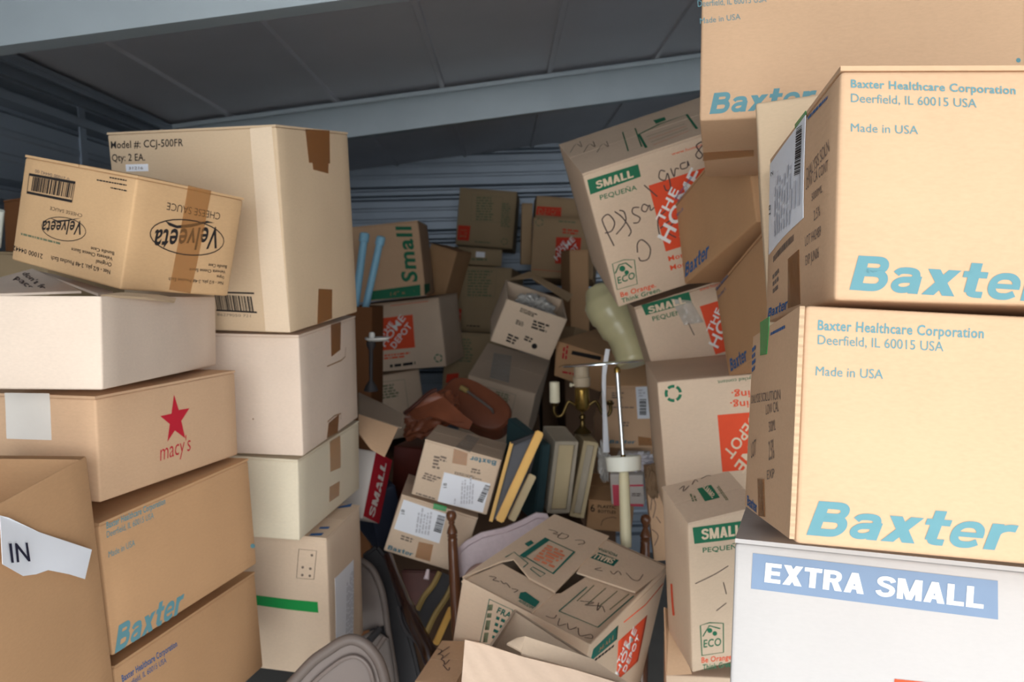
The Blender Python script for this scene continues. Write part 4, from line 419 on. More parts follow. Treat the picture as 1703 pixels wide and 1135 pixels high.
def box(key, label, mat, group=None, flaps='y', amp=.0025, open_top=False, name='cardboard_box', cat='box', side_flap=None, flap_polys=None, wall=.004, inner=None):
    dims, pos, rot = BOXDATA[key]; seed = sum(map(ord, key))
    base = Vector(pos) + Euler(rot).to_matrix() @ Vector((0, 0, -dims[2] / 2)); lift_up = Matrix.Translation((0, 0, dims[2] / 2))
    root = thing(name, label, cat, base, rot, group)              # the Empty sits at the middle of the base
    def emit_l(name, bm, mm, label=None): bm.transform(lift_up); return emit(name, bm, mm, root, False, label=label)
    sk = Skin(dims, seed, amp); h = dims[2] / 2; th = .004
    if side_flap: sk.off[side_flap] = .0042
    body_d = list(dims); drop = th if (flaps and not open_top) else 0
    if flap_polys: drop = .0; open_top = True
    bm = shell_bm((dims[0], dims[1], dims[2] - drop), Skin((dims[0], dims[1], dims[2] - drop), seed, amp), open_top=open_top)
    if drop: bm.transform(Matrix.Translation((0, 0, -drop / 2)))
    mats = [mat]; decs = DECALS.get(key, [])
    stick = [d for d in decs if d[0] == 'k']; fl = []
    if flaps and not open_top:
        w, d = dims[0] / 2, dims[1] / 2
        g = .0012
        if flaps == 'y': fl = [[(-w, -d), (w, -d), (w, -g), (-w, -g)], [(-w, g), (w, g), (w, d), (-w, d)]]
        else: fl = [[(-w, -d), (-g, -d), (-g, d), (-w, d)], [(g, -d), (w, -d), (w, d), (g, d)]]
    if flap_polys: fl = [p for p, z in flap_polys]
    fmesh = []
    for i, p in enumerate(fl):
        up = flap_polys[i][1] if flap_polys else 0
        fmesh.append((slab(sk, 'T', p, up, th), [mat]))
    cur = None; smesh = []
    for d in decs:
        if d[0] == 'k':
            up = .0008 + (.0004 if d[2].startswith('shipping') or d[2].startswith('paper') else 0)
            lift = None
            if d[2] == 'paper_sign': sk.lift = lambda x, y: .006 + .010 * noise.noise(Vector((x * 9, y * 9, 2)))
            smesh.append((d, slab(sk, d[1], d[4], up, d[5]), [d[3]], up + .0004, sk.lift)); sk.lift = None
        elif d[-1] == 'on':
            sk.lift = smesh[-1][4]; draw(smesh[-1][1], sk, d, smesh[-1][2], smesh[-1][3]); sk.lift = None
        elif d[1] == 'T' and fmesh:
            c = d_centre(d); ii = max([i for i, p in enumerate(fl) if inside(c, p)] or [0], key=lambda i: flap_polys[i][1] if flap_polys else 0)
            draw(fmesh[ii][0], sk, d, fmesh[ii][1], (flap_polys[ii][1] if flap_polys else 0) + .0006)
        elif not (side_flap and d[1] == side_flap): draw(bm, sk, d, mats, 0)
    b = emit_l('body', bm, mats)
    if open_top and not flap_polys:
        s = b.modifiers.new('wall', 'SOLIDIFY'); s.thickness = wall; s.offset = -1
    elif flap_polys:
        s = b.modifiers.new('wall', 'SOLIDIFY'); s.thickness = wall; s.offset = -1
    for m_, mm in fmesh: emit_l('flap', m_, mm)
    if side_flap:
        hw = dims[1] / 2 - .001; m_ = slab(sk, side_flap, [(-hw, -h + .003), (hw, -h + .003), (hw, h - .001), (-hw, h - .001)], 0, .004); mm = [mat, 'flute_edge']
        for f_ in m_.faces:
            f_.normal_update()
            if abs(f_.normal.dot(FR[side_flap][2])) < .5: f_.material_index = 1
        for d in decs:
            if d[0] != 'k' and d[1] == side_flap and d[-1] != 'on': draw(m_, sk, d, mm, 0)
        emit_l('end_flap', m_, mm)
    for d, m_, mm, up, lf in smesh: emit_l(d[2], m_, mm, d[6])
    return root

# ------------------------------------------------------------------ the storage unit
LX, RX_, BY, FY = -1.30, 1.75, 5.12, -0.90
def roof_z(x): return 2.4937 + 0.1081 * x
bm = bmesh.new(); bm_box(bm, (LX - .1, FY, -.1), (RX_ + .1, BY + .1, 0)); struct('floor', bm, 'concrete')
bm = bmesh.new(); bm_box(bm, (-12, -14, -.12), (12, FY - .001, -.02)); struct('floor_driveway', bm, 'asphalt')
# corrugated steel walls: ribs run level, cross-section as (height, projection into the room)
def ribbed(z0, z1, z_first, pitch):
    P = [(z0, 0.0)]; z = z_first
    while z - pitch > z0: z -= pitch
    while z < z1 - .09:
        P += [(z - .045, 0), (z - .030, -.022), (z - .021, -.022), (z - .010, .012), (z + .012, .012), (z + .021, -.022), (z + .030, -.022), (z + .045, 0),
              (z + .09, 0), (z + .096, .002), (z + .108, .002), (z + .114, 0), (z + .155, 0), (z + .161, .002), (z + .173, .002), (z + .179, 0)]
        z += pitch
    return [p for p in P if z0 <= p[0] <= z1] + [(z1, 0)]
def ribbed_wall(name, origin, along, inward, length, z1, zf, pitch, back=.03):
    P = ribbed(0.0, z1, zf, pitch); bm = bmesh.new(); o = Vector(origin); a = Vector(along); i = Vector(inward); rows = []
    for t in (0, length):
        rows.append([bm.verts.new(o + a * t + i * d + Vector((0, 0, z))) for z, d in P]); rows.append([bm.verts.new(o + a * t - i * back + Vector((0, 0, z))) for z, d in P])
    for k in range(len(P) - 1):
        bm.faces.new((rows[0][k], rows[2][k], rows[2][k + 1], rows[0][k + 1])); bm.faces.new((rows[1][k], rows[1][k + 1], rows[3][k + 1], rows[3][k]))
        bm.faces.new((rows[0][k], rows[0][k + 1], rows[1][k + 1], rows[1][k])); bm.faces.new((rows[2][k], rows[3][k], rows[3][k + 1], rows[2][k + 1]))
    bmesh.ops.recalc_face_normals(bm, faces=bm.faces)
    return struct(name, bm, 'galvanised')
ribbed_wall('wall_back', (LX - .06, BY, 0), (1, 0, 0), (0, -1, 0), RX_ - LX + .12, 2.9, 2.2535, .262)
ribbed_wall('wall_left', (LX, FY, 0), (0, 1, 0), (1, 0, 0), BY - FY + .02, 2.5, 2.2535, .262)
ribbed_wall('wall_right', (RX_, FY, 0), (0, 1, 0), (-1, 0, 0), BY - FY + .02, 2.9, 2.2535, .262)
bm = bmesh.new(); bm_box(bm, (LX - .1, FY - .05, 0), (LX + .02, FY, 2.9)); struct('wall_front_left', bm, 'galvanised')
bm = bmesh.new(); bm_box(bm, (RX_ - .02, FY - .05, 0), (RX_ + .1, FY, 2.9)); struct('wall_front_right', bm, 'galvanised')
bm = bmesh.new(); bm_box(bm, (LX - .1, FY - .05, 2.42), (RX_ + .1, FY, 2.9)); struct('wall_front_header', bm, 'galvanised')
# sloping roof deck with standing seams
bm = bmesh.new(); xs = [LX - .1]; x = -1.02
while x < RX_: xs += [x - .012, x - .008, x + .008, x + .012]; x += .405
xs.append(RX_ + .1); rows = []
for k, x in enumerate(xs):
    d = -.010 if (k % 4 in (2, 3)) and 0 < k < len(xs) - 1 else 0
    rows.append([bm.verts.new((x, y, roof_z(x) + d + e)) for y in (FY - .05, BY + .1) for e in (0, .05)])
for a, b in zip(rows, rows[1:]):
    bm.faces.new((a[0], a[2], b[2], b[0])); bm.faces.new((a[1], b[1], b[3], a[3])); bm.faces.new((a[0], b[0], b[1], a[1])); bm.faces.new((a[2], a[3], b[3], b[2]))
for a in (rows[0], rows[-1]): bm.faces.new((a[0], a[1], a[3], a[2]))
bmesh.ops.recalc_face_normals(bm, faces=bm.faces); struct('ceiling', bm, 'roof_zinc')
def purlin(name, y, h, drop=0.0):
    """cold-rolled C section on the roof slope: web towards the door, top and bottom flanges with lips"""
    t = .004; w = .06
    prof = [(-w, 0), (0, 0), (0, -h), (w, -h), (w, -h + .016), (w - t, -h + .016), (w - t, -h + t), (t, -h + t), (t, -t), (-w + t, -t), (-w + t, -.016), (-w, -.016)]
    bm = bmesh.new(); A = [bm.verts.new((LX, y + p[0], roof_z(LX) - .012 - drop + p[1])) for p in prof]; B = [bm.verts.new((RX_, y + p[0], roof_z(RX_) - .012 - drop + p[1])) for p in prof]
    for i in range(len(prof)): j = (i + 1) % len(prof); bm.faces.new((A[i], A[j], B[j], B[i]))
    bmesh.ops.recalc_face_normals(bm, faces=bm.faces)
    for sx in (-.62, -.1, .42, .95, 1.4):
        for dz in (.4, .62):
            c = Vector((sx, y - .001, roof_z(sx) - .012 - drop - h * dz)); tube(bm, [c, c + Vector((0, -.003, 0))], .0045, 8)
    return struct(name, bm, 'beam_zinc')
purlin('ceiling_beam_front', 1.754, .135); purlin('ceiling_beam_middle', 3.300, .125)
# eave angle along the left wall and a panel joint post
bm = bmesh.new(); zc = roof_z(LX)
for lo, hi in (((LX, FY, zc - .05), (LX + .022, BY, zc - .012)), ((LX + .018, FY, zc - .020), (LX + .07, BY, zc - .008)), ((LX + .06, FY, zc - .034), (LX + .068, BY, zc - .02))): bm_box(bm, lo, hi)
struct('trim_eave', bm, 'galvanised')
bm = bmesh.new(); bm_box(bm, (LX, 2.66, 0), (LX + .005, 2.70, zc - .04)); struct('trim_panel_joint', bm, 'galvanised')

# ------------------------------------------------------------------ boxes
SUP = 'tan supply cartons with blue lettering'; MOV = 'moving boxes with orange and green print'
box('RX', 'white cardboard box with a grey-blue EXTRA SMALL banner, under two tan cartons', 'white_board', MOV)
box('R2', 'tan carton with pale blue lettering and green tape, standing on the white EXTRA SMALL box', 'kraft', SUP, flaps=None, side_flap='L')
box('R1', 'topmost tan carton of the near right stack, white bar code label on its end', 'kraft', SUP)
box('R0', 'tan carton with pale blue lettering high at top right, its taped underside showing', 'kraft', SUP)
box('R0b', 'plain beige box wedged upright behind the topmost near right carton', 'beige', flaps=None)
box('S1', 'tilted moving box with green SMALL banner and big pen scrawl across its front', 'kraft_pale', MOV, amp=.0008)
box('S2', 'tilted moving box with shiny tape over its green SMALL banner, under the scrawled one', 'kraft_pale', MOV)
box('S3', 'moving box standing upside down with inverted orange logo and green recycling ring', 'kraft_pale', MOV, flaps=None)
box('S4', 'tall upright moving box with green SMALL banner, left of the white EXTRA SMALL box', 'kraft_pale', MOV)
t = box('S5', 'low cardboard box underneath the upright SMALL moving box', 'kraft_pale', flaps=None)
bm = bmesh.new(); sheet(bm, [(0.3116,1.669,1.064), (0.3238,1.688,1.05), (0.359,1.638,0.9361), (0.3044,1.619,0.9446)], .004); emit('flap', bm, 'kraft', t)
box('X1', 'brown carton with dark blue lettering leaning in front of the scrawled moving box', 'kraft_brown', SUP, amp=.0006)
box('X2', 'brown carton with dark blue lettering behind the green tape of the near right stack', 'kraft_brown', SUP)
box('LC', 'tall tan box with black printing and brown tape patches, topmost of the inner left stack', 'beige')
box('L2', 'plain beige box with a cut hand hole, directly under the tall tan box', 'beige_pale')
box('L3', 'cream box with pale tape strips, resting on the green taped box', 'cream')
box('L4', 'tan box with a green tape band, lowest of the inner left stack', 'kraft_pale')
box('L5', 'tan box with a red star printed on its side and a pale masking tape patch', 'kraft')
t = box('L6', 'pale beige open topped box standing on the red star box', 'beige_pale', open_top=True)
bm = bmesh.new(); sheet(bm, [(-1.003,1.635,1.76), (-0.9047,1.636,1.784), (-0.7018,1.41,1.74), (-0.8422,1.371,1.739)], .004)
def print_on(bm, txt, p0, p1, p2, mi):
    V, F = text_mesh(txt, .02); p0, p1, p2 = Vector(p0), Vector(p1), Vector(p2)
    vs_ = [bm.verts.new(p0 + (p1 - p0) * u + (p2 - p0) * v) for u, v in V]
    for q in F: bm.faces.new([vs_[i] for i in q]).material_index = mi
print_on(bm, "don't for", (-0.9131, 1.6127, 1.7765), (-0.7804, 1.4462, 1.7403), (-0.9056, 1.6195, 1.7808), 1)
print_on(bm, 'paced', (-0.9157, 1.5924, 1.7675), (-0.8014, 1.4543, 1.7386), (-0.915, 1.6076, 1.7741), 1)
emit('flap', bm, ['beige_pale', 'ink_pen'], t)
bm = bmesh.new(); sheet(bm, [(-0.9057,1.645,1.781), (-0.8527,1.614,1.772), (-0.6396,1.389,1.738), (-0.6451,1.349,1.735)], .004); emit('flap', bm, 'beige_pale', t)
bm = bmesh.new(); sheet(bm, [(-0.5543,1.167,1.736), (-0.555,1.228,1.738), (-0.5463,1.337,1.732), (-0.5335,1.377,1.725), (-0.5317,1.367,1.72), (-0.5417,1.277,1.729)], .004); emit('flap', bm, 'beige', t)
box('L7', 'brown cheese sauce carton lying upside down and tilted on the pale open box', 'kraft_warm')
box('L8', 'tan carton with teal lettering directly under the red star box', 'kraft_brown', SUP)
box('L9', 'tan carton at the bottom left edge, only its bright blue small print showing', 'kraft_brown', SUP)
box('LF', 'open brown box in the near left corner, torn white paper sign on it', 'kraft_brown', open_top=True, wall=.006)
box('C1', 'open moving box with interleaved flaps and pencil scrawl, tilted in the middle foreground', 'kraft_pale', MOV, flap_polys=[([(-0.1457,-0.1825),(-0.1239,-0.0714),(0.012,-0.081),(0.0118,-0.1707),(0.0054,-0.1689)],-0.008),([(0.0054,-0.1689),(0.0061,-0.0833),(0.0184,-0.0669),(0.0282,0.0258),(0.1288,0.0499),(0.1476,0.18),(0.1427,-0.1817)],-0.012),([(-0.0211,0.1841),(0.1469,0.1818),(0.1324,0.0397),(0.0101,0.011)],-0.004),([(-0.1459,-0.1812),(-0.145,0.184),(-0.0056,0.1931),(0.0149,-0.0892),(-0.0474,-0.0863),(-0.1075,-0.0516),(-0.1207,-0.0763)],0.001)])
t = box('C2', 'torn open pale box with ragged corrugated flaps at the bottom centre', 'kraft_pale', open_top=True)
bm = bmesh.new(); sheet(bm, [(-0.0665,1.135,1.246), (-0.0441,1.134,1.241), (0.0123,1.142,1.216), (0.0809,1.139,1.198), (0.1578,1.137,1.172), (0.1494,1.077,1.044), (-0.087,1.079,1.05)], .006, 1, .006); emit('flap', bm, 'fluted', t)
bm = bmesh.new(); sheet(bm, [(-0.0085,1.163,1.225), (0.0046,1.173,1.227), (0.0168,1.173,1.229), (0.1145,1.179,1.19), (0.1631,1.156,1.164), (0.0815,1.149,1.19), (0.0124,1.151,1.214), (0.0109,1.152,1.219)], .005, 1, .006); emit('flap', bm, 'kraft_pale', t)
CRT = 'small tilted cartons with white labels'
box('C3', 'upper of two small tilted white-labelled cartons behind the left wooden post', 'kraft_pale', CRT)
box('C4', 'lower of two small tilted white-labelled cartons, green tape above its label', 'kraft_pale', CRT)
box('LB', 'brown box top with pen scrawl, low beside the foot of the left wooden post', 'kraft')
box('B1', 'dim brown box with large green Small lettering turned sideways, behind the blue tubes', 'kraft', MOV)
box('B2', 'moving box with orange square logo, below the green Small box at the back left', 'kraft_pale', MOV)
box('B3', 'moving box with a green text panel, beneath the orange logo box at back left', 'kraft_pale', MOV)
box('BK', 'plain brown carton leaning behind the green Small box', 'kraft_brown')
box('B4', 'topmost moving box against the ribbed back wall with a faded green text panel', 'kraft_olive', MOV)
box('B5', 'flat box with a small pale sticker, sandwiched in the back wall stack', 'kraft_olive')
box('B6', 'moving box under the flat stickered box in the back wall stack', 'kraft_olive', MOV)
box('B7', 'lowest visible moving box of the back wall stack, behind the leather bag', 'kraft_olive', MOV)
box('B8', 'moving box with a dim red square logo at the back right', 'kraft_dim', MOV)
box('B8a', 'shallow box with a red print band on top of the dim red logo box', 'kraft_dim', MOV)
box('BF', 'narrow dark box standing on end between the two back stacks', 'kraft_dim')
box('B9', 'narrow plain brown box standing on end before the dim red logo box', 'kraft_brown')
t = box('B10', 'open box with black bar code print, tipped forward and holding a plastic bag', 'kraft_pale', open_top=True)
bm = bmesh.new(); sheet(bm, [(-0.0015,3.148,1.725), (0.1007,3.23,1.76), (0.2638,3.221,1.667), (0.244,3.179,1.643), (0.1079,3.188,1.737)], .004); emit('flap', bm, 'kraft_dim', t)
box('B11', 'tilted box with shiny clear tape on top, behind the oval leather case', 'kraft_pale', MOV)
box('B12', 'orange-brown box with a black bar and red lettering behind the brass lamp', 'kraft_brown')
box('BE', 'small tan box with red print behind the orange-brown box', 'kraft_dim')
t = box('B13', 'small tan carton with narrow white bar code label, behind the thin metal rod', 'kraft', SUP)
bm = bmesh.new(); sheet(bm, [(0.3166,2.637,1.393), (0.3221,2.722,1.45), (0.4571,2.721,1.447), (0.4514,2.636,1.389)], .004); emit('flap', bm, 'kraft_brown', t)
t = box('RW', 'white and red box with kraft flaps folded out, right of the cream box', 'box_white', flaps=None)
bm = bmesh.new(); sheet(bm, [(-0.3874,2.182,1.396), (-0.282,2.159,1.362), (-0.3066,2.074,1.306), (-0.3406,2.076,1.326), (-0.3731,2.099,1.361)], .004); emit('flap', bm, 'kraft', t)
bm = bmesh.new(); sheet(bm, [(-0.4139,2.346,1.431), (-0.3378,2.323,1.398), (-0.2859,2.3,1.373), (-0.2802,2.218,1.351), (-0.3909,2.202,1.394)], .004); emit('flap', bm, 'kraft_shaded', t)  # also a kraft flap, its shadowed inside put into a greyer colour
box('BD', 'dark navy box standing behind the small white and red box', 'navy', flaps=None)
box('MB', 'dark maroon box under the leather bag', 'maroon', flaps=None)
box('C6', 'small white box with red bands behind the cream tube', 'box_white', flaps=None)
box('C7', 'small brown box marked 6 PLASTIC BOTTLES', 'kraft_brown')
box('TB', 'small tan box with pen scribbles, left of the upright SMALL moving box', 'kraft')
box('W1', 'olive brown flat topped box at the far left edge behind the cheese sauce carton', 'kraft_olive')
box('W2', 'dark brown box against the left wall at the far left edge', 'brown_board')
t = box('BB', 'narrow dark brown open carton holding two blue tubes', 'brown_board', open_top=True)

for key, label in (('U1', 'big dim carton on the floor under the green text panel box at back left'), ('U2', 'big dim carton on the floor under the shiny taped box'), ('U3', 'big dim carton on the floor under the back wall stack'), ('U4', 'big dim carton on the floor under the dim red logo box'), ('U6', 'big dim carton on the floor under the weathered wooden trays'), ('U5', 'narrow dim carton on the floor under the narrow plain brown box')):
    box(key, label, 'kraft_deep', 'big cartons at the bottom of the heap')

# ------------------------------------------------------------------ weathered trays / panels standing on edge
def obb(key): d, p, r = BOXDATA[key]; return Vector(d), Vector(p), Euler(r)
def drawer(key, label, m1, m2):
    d, p, r = obb(key); t = thing('wooden_tray', label, 'tray', p, r, 'weathered wooden trays stood on end'); w, dp, h = d / 2
    f = .010; bm = bmesh.new()
    for lo, hi in (((-w, -dp, -h), (-w + f, dp, h)), ((w - f, -dp, -h), (w, dp, h)), ((-w + f, -dp, h - f), (w - f, dp, h)), ((-w + f, -dp, -h), (w - f, dp, -h + f)), ((-w + f, dp - f, -h + f), (w - f, dp, h - f))): bm_box(bm, lo, hi)
    bmesh.ops.remove_doubles(bm, verts=bm.verts, dist=.0001); bmesh.ops.bevel(bm, geom=bm.edges[:], offset=.0012, segments=1, affect='EDGES')
    emit('carcass', bm, m1, t, False, False)
    bm = bmesh.new(); bm_box(bm, (-w + f, -dp + .006, -h + f), (w - f, -dp + .014, h - f)); bmesh.ops.bevel(bm, geom=bm.edges[:], offset=.002, segments=2, affect='EDGES'); emit('front_panel', bm, m2, t, False, False)
    return t
drawer('P1', 'weathered beige wooden tray on end, wider one left of the brass lamp base', 'grey_wood', 'old_wood')
drawer('P2', 'weathered grey wooden tray on end, narrower one nearest the cream tube', 'old_wood', 'grey_wood')
d, p, r = obb('P0'); t = thing('board', 'dark teal board standing on edge left of the weathered trays', 'board', p, r); bm = bmesh.new(); bm_box(bm, -d / 2, d / 2); bmesh.ops.bevel(bm, geom=bm.edges[:], offset=.003, segments=2, affect='EDGES'); emit('panel', bm, 'teal_dark', t, False, False)

# ------------------------------------------------------------------ blue tubes, dish
for a, b, cap, lab in (((-0.4872,3.011,1.902), (-0.5285,2.99,1.638), .0112, 'pale blue plastic tube, taller and left of the pair'), ((-0.43,3.009,1.888), (-0.4922,2.99,1.639), .0105, 'pale blue plastic tube, shorter and right of the pair')):
    a, b = Vector(a), Vector(b); t = thing('plastic_tube', lab, 'tube', b, (0, 0, 0), 'pale blue plastic tubes'); bm = bmesh.new(); tube(bm, [a, b], cap * 1.2, 20); emit('shaft', bm, 'tube_blue', t)
    u = (a - b).normalized(); bm = bmesh.new(); lathe(bm, a - u * .022, a + u * .012, [(0, cap * 1.25), (.001, cap * 1.55), (.024, cap * 1.55), (.030, cap * 1.4), (.033, cap * .9), (.034, 0)]); emit('end_cap', bm, 'tube_blue', t)
a = Vector((-0.3485,2.307,1.581)); foot = Vector((-0.3735,2.316,1.44)); k = .825
t = thing('pedestal_dish', 'small white dish on a dark stem beside the orange logo box', 'dish', foot)
bm = bmesh.new(); lathe(bm, a, a + Vector((0, 0, 1)), [(-.004 * k, .005 * k), (-.003 * k, .03 * k), (.004 * k, .041 * k), (.009 * k, .042 * k), (.009 * k, .036 * k), (.003 * k, .02 * k), (.003 * k, 0)]); emit('dish', bm, 'dish_white', t)
b = a + Vector((-.014, -.008, 0)); bm = bmesh.new(); lathe(bm, b, b + Vector((0, 0, 1)), [(.003, .008), (.016, .0085), (.022, .0065), (.023, 0)]); emit('knob', bm, 'dish_white', t)
c = a + Vector((-.018, 0, -.003)); L = (foot - c).length; bm = bmesh.new(); lathe(bm, c, foot, [(0, .012), (.010, .013), (.025, .006), (L - .03, .005), (L - .012, .016), (L - .001, .020), (L, .019)]); emit('stem', bm, 'charcoal', t)

# ------------------------------------------------------------------ leather bag and oval case
c = Vector((-0.2369,2.596,1.319)); t = thing('leather_bag', 'crumpled brown leather bag slumped above the maroon box', 'bag', c - Vector((0, 0, .08)))
M = Euler((R(10), R(-28), R(10))).to_matrix(); bm = bmesh.new(); blob(bm, c, (.092, .06, .055), M, .35, 6, 2, 5); emit('body', bm, 'leather', t)
bm = bmesh.new(); sheet(bm, [(-0.2996,2.499,1.348), (-0.2444,2.502,1.39), (-0.2203,2.523,1.411), (-0.1883,2.521,1.385), (-0.1013,2.465,1.316), (-0.1121,2.453,1.297), (-0.1612,2.455,1.315), (-0.2253,2.467,1.337), (-0.2719,2.467,1.324)], .006, 2, .022, 5); emit('flap', bm, 'leather', t)
bm = bmesh.new(); tube(bm, smooth_path([(-0.3014,2.469,1.349), (-0.2684,2.451,1.376), (-0.2305,2.473,1.406), (-0.2061,2.483,1.416)]), .006, 8); emit('strap', bm, 'leather_dark', t)
c = Vector((-0.1002,2.776,1.325)); t = thing('oval_case', 'oval brown leather case with a handle bar across its lid', 'case', c - Vector((0, 0, .07)))
ax = (Vector((-0.0018,2.741,1.268)) - Vector((-0.202,2.832,1.385))); L = ax.length / 2; ax.normalize(); nv = Vector((.12, -.86, .50)); nv = (nv - ax * nv.dot(ax)).normalized(); by = nv.cross(ax)
def oval(bm, c, L, W, h0, h1, rnd=.012, n=40):
    rings = []
    for k, s in ((h0, 1), (h1 - rnd, 1), (h1 - rnd * .3, 1 - .3 * rnd / W), (h1, 1 - rnd / W)):
        rg = []
        for i in range(n):
            th = 2 * math.pi * i / n; x = math.copysign(abs(math.cos(th)) ** .75, math.cos(th)) * L * s; y = math.copysign(abs(math.sin(th)) ** .75, math.sin(th)) * W * s
            rg.append(bm.verts.new(c + ax * x + by * y + nv * k))
        rings.append(rg)
    for a, b in zip(rings, rings[1:]):
        for i in range(n): bm.faces.new((a[i], a[(i + 1) % n], b[(i + 1) % n], b[i]))
    bm.faces.new(rings[0][::-1]); bm.faces.new(rings[-1]); bmesh.ops.recalc_face_normals(bm, faces=bm.faces)
bm = bmesh.new(); oval(bm, c, L, .066, -.075, -.004); emit('body', bm, 'leather', t)
bm = bmesh.new(); oval(bm, c, L * 1.03, .070, -.004, .012); emit('lid', bm, 'leather', t)
h0 = c + nv * .040 - ax * .058 + by * .006; h1 = c + nv * .038 + ax * .062 - by * .002
bm = bmesh.new(); tube(bm, smooth_path([h0 - nv * .022 - ax * .012, h0, h0.lerp(h1, .5) + nv * .004, h1, h1 - nv * .022 + ax * .01]), .0042, 12); ho = emit('handle', bm, 'chair_rubber', t)
bm = bmesh.new(); tube(bm, [h0 - ax * .006, h0 + ax * .022 + nv * .002], .0095, 12); emit('handle_grip', bm, 'gilt', ho)
bm = bmesh.new(); tube(bm, smooth_path([c - nv * .01 + ax * x - by * .0665 * math.sqrt(max(0, 1 - (x / L) ** 2)) ** .75 for x in (-.01, .03, .06, .09, L * .98)]), .004, 8); emit('edge_binding', bm, 'gilt', t)

# ------------------------------------------------------------------ sticks, frames
def stick(name, label, cat, a, b, w, h, mat, group=None):
    a, b = Vector(a), Vector(b); u = (b - a).normalized(); s = u.cross(Vector((0, 1, 0))).normalized(); v = s.cross(u); bm = bmesh.new()
    Mx = Matrix((s, v, u)).transposed().to_4x4(); Mx.translation = a; bm_box(bm, (-w / 2, -h / 2, 0), (w / 2, h / 2, (b - a).length), Mx); bmesh.ops.bevel(bm, geom=bm.edges[:], offset=min(w, h) * .18, segments=2, affect='EDGES')
    bmesh.ops.recalc_face_normals(bm, faces=bm.faces)
    return whole(name, label, cat, bm, mat, group)
stick('wooden_stick', 'bright yellow wooden stick leaning in front of the grey panel', 'stick', (0.0819,2.075,1.358), (-0.0256,2.019,1.149), .021, .018, 'yellow_wood')
stick('wooden_batten', 'dull olive wooden batten leaning behind the yellow stick', 'batten', (0.0619,2.096,1.244), (0.004,2.063,1.138), .020, .014, 'old_wood')
t = thing('picture_frame', 'picture frame with grey backing leaning behind the yellow stick', 'picture frame', (-0.0251,2.224,1.2))
bm = bmesh.new(); sheet(bm, [(0.0141,2.162,1.306), (0.0773,2.163,1.329), (0.0167,2.099,1.142), (-0.0479,2.098,1.129)], .006); emit('backing', bm, 'panel_grey', t)
for q, m_ in ((((0.0111,2.153,1.317), (-0.0477,2.088,1.129)), 'yellow_wood'), (((0.0818,2.154,1.337), (0.0195,2.088,1.139)), 'charcoal'), (((0.0095,2.152,1.314), (0.0834,2.154,1.339)), 'charcoal')):
    a, b = Vector(q[0]), Vector(q[1]); bm = bmesh.new(); tube(bm, [a, b], .0065, 4); emit('rail', bm, m_, t)
t = thing('picture_frame', 'dark picture frame with dull gold edges leaning under the lower tilted carton', 'picture frame', (-0.1933,2.045,0.9438))
bm = bmesh.new(); sheet(bm, [(-0.1785,2.128,0.987), (-0.144,2.117,0.9742), (-0.2124,2.058,0.858), (-0.2468,2.082,0.8962)], .006); emit('backing', bm, 'charcoal', t)
for q in (((-0.1838,2.119,0.9907), (-0.2393,2.073,0.9106)), ((-0.1433,2.107,0.9778), (-0.2176,2.048,0.8564))):
    a, b = Vector(q[0]), Vector(q[1]); bm = bmesh.new(); tube(bm, smooth_path([a, a.lerp(b, .33) + Vector((.003, 0, 0)), a.lerp(b, .66) - Vector((.003, 0, 0)), b], 4), .0075, 6); emit('rail', bm, 'gilt', t)
stick('wooden_strip', 'short yellow wooden strip between the left wooden post and the dark gold edged frame', 'strip', (-0.1532,2.082,0.909), (-0.1914,2.017,0.8448), .016, .012, 'yellow_wood')

# ------------------------------------------------------------------ brass lamp
c = Vector((0.2251,2.477,1.377)); t = thing('brass_lamp', 'brass candelabra lamp with one cream candle sleeve above the weathered trays', 'lamp', (0.2194,2.47,1.298))
Zv = Vector((0, 0, 1)); px = 2.50 / 1400
bm = bmesh.new(); lathe(bm, c, c + Zv, [(-22 * px, .004), (-20 * px, .012), (-16 * px, .020), (-14 * px, .022), (16 * px, .022), (18 * px, .019), (20 * px, .016)]); emit('column', bm, 'brass', t)
bm = bmesh.new(); lathe(bm, c, c + Zv, [(20 * px, .020), (22 * px, .025), (36 * px, .026), (38 * px, .022), (42 * px, .023), (54 * px, .022), (57 * px, .017), (57.5 * px, 0)]); so = emit('socket', bm, 'socket_beige', t)
k = c + Vector((-.03, -.005, 24 * px)); bm = bmesh.new(); tube(bm, [k + Vector((.012, 0, 0)), k], .003, 8); lathe(bm, k, k - Vector((1, 0, 0)), [(-.002, .002), (0, .006), (.005, .006), (.007, .001)], 12); emit('switch_key', bm, 'candle_cream', so)
bm = bmesh.new(); lathe(bm, c - Zv * 22 * px, c - Zv * 60 * px, [(0, .004), (.006, .004), (.010, .010), (.018, .011), (.024, .006), (.030, .009), (.038, .008), (.046, .012), (.058, .026), (.062, .028), (.064, 0)]); emit('finial', bm, 'brass_dark', t)
for s in (-1, 1):
    P = [c + Vector((s * x * px, -.005 * (s > 0), z * px)) for x, z in ((12, -10), (22, -4), (28, -14), (34, -26), (42, -28), (47, -20), (46, -8))]
    bm = bmesh.new(); tube(bm, smooth_path(P), .0055, 10); ao = emit('arm', bm, 'brass_dark', t)
    e = P[-1]; bm = bmesh.new(); lathe(bm, e, e + Zv, [(-.006, .004), (-.004, .011), (.002, .013), (.003, .008), (.008, .008)], 16); emit('drip_pan', bm, 'brass_dark', ao)
    if s < 0: bm = bmesh.new(); lathe(bm, e + Vector((.001, 0, .006)), e + Vector((.004, 0, 1)), [(0, .0145), (.003, .0155), (.058, .0150), (.061, .0145), (.0612, .009), (.05, .008), (.05, 0)], 20); emit('candle_sleeve', bm, 'candle_cream', t)

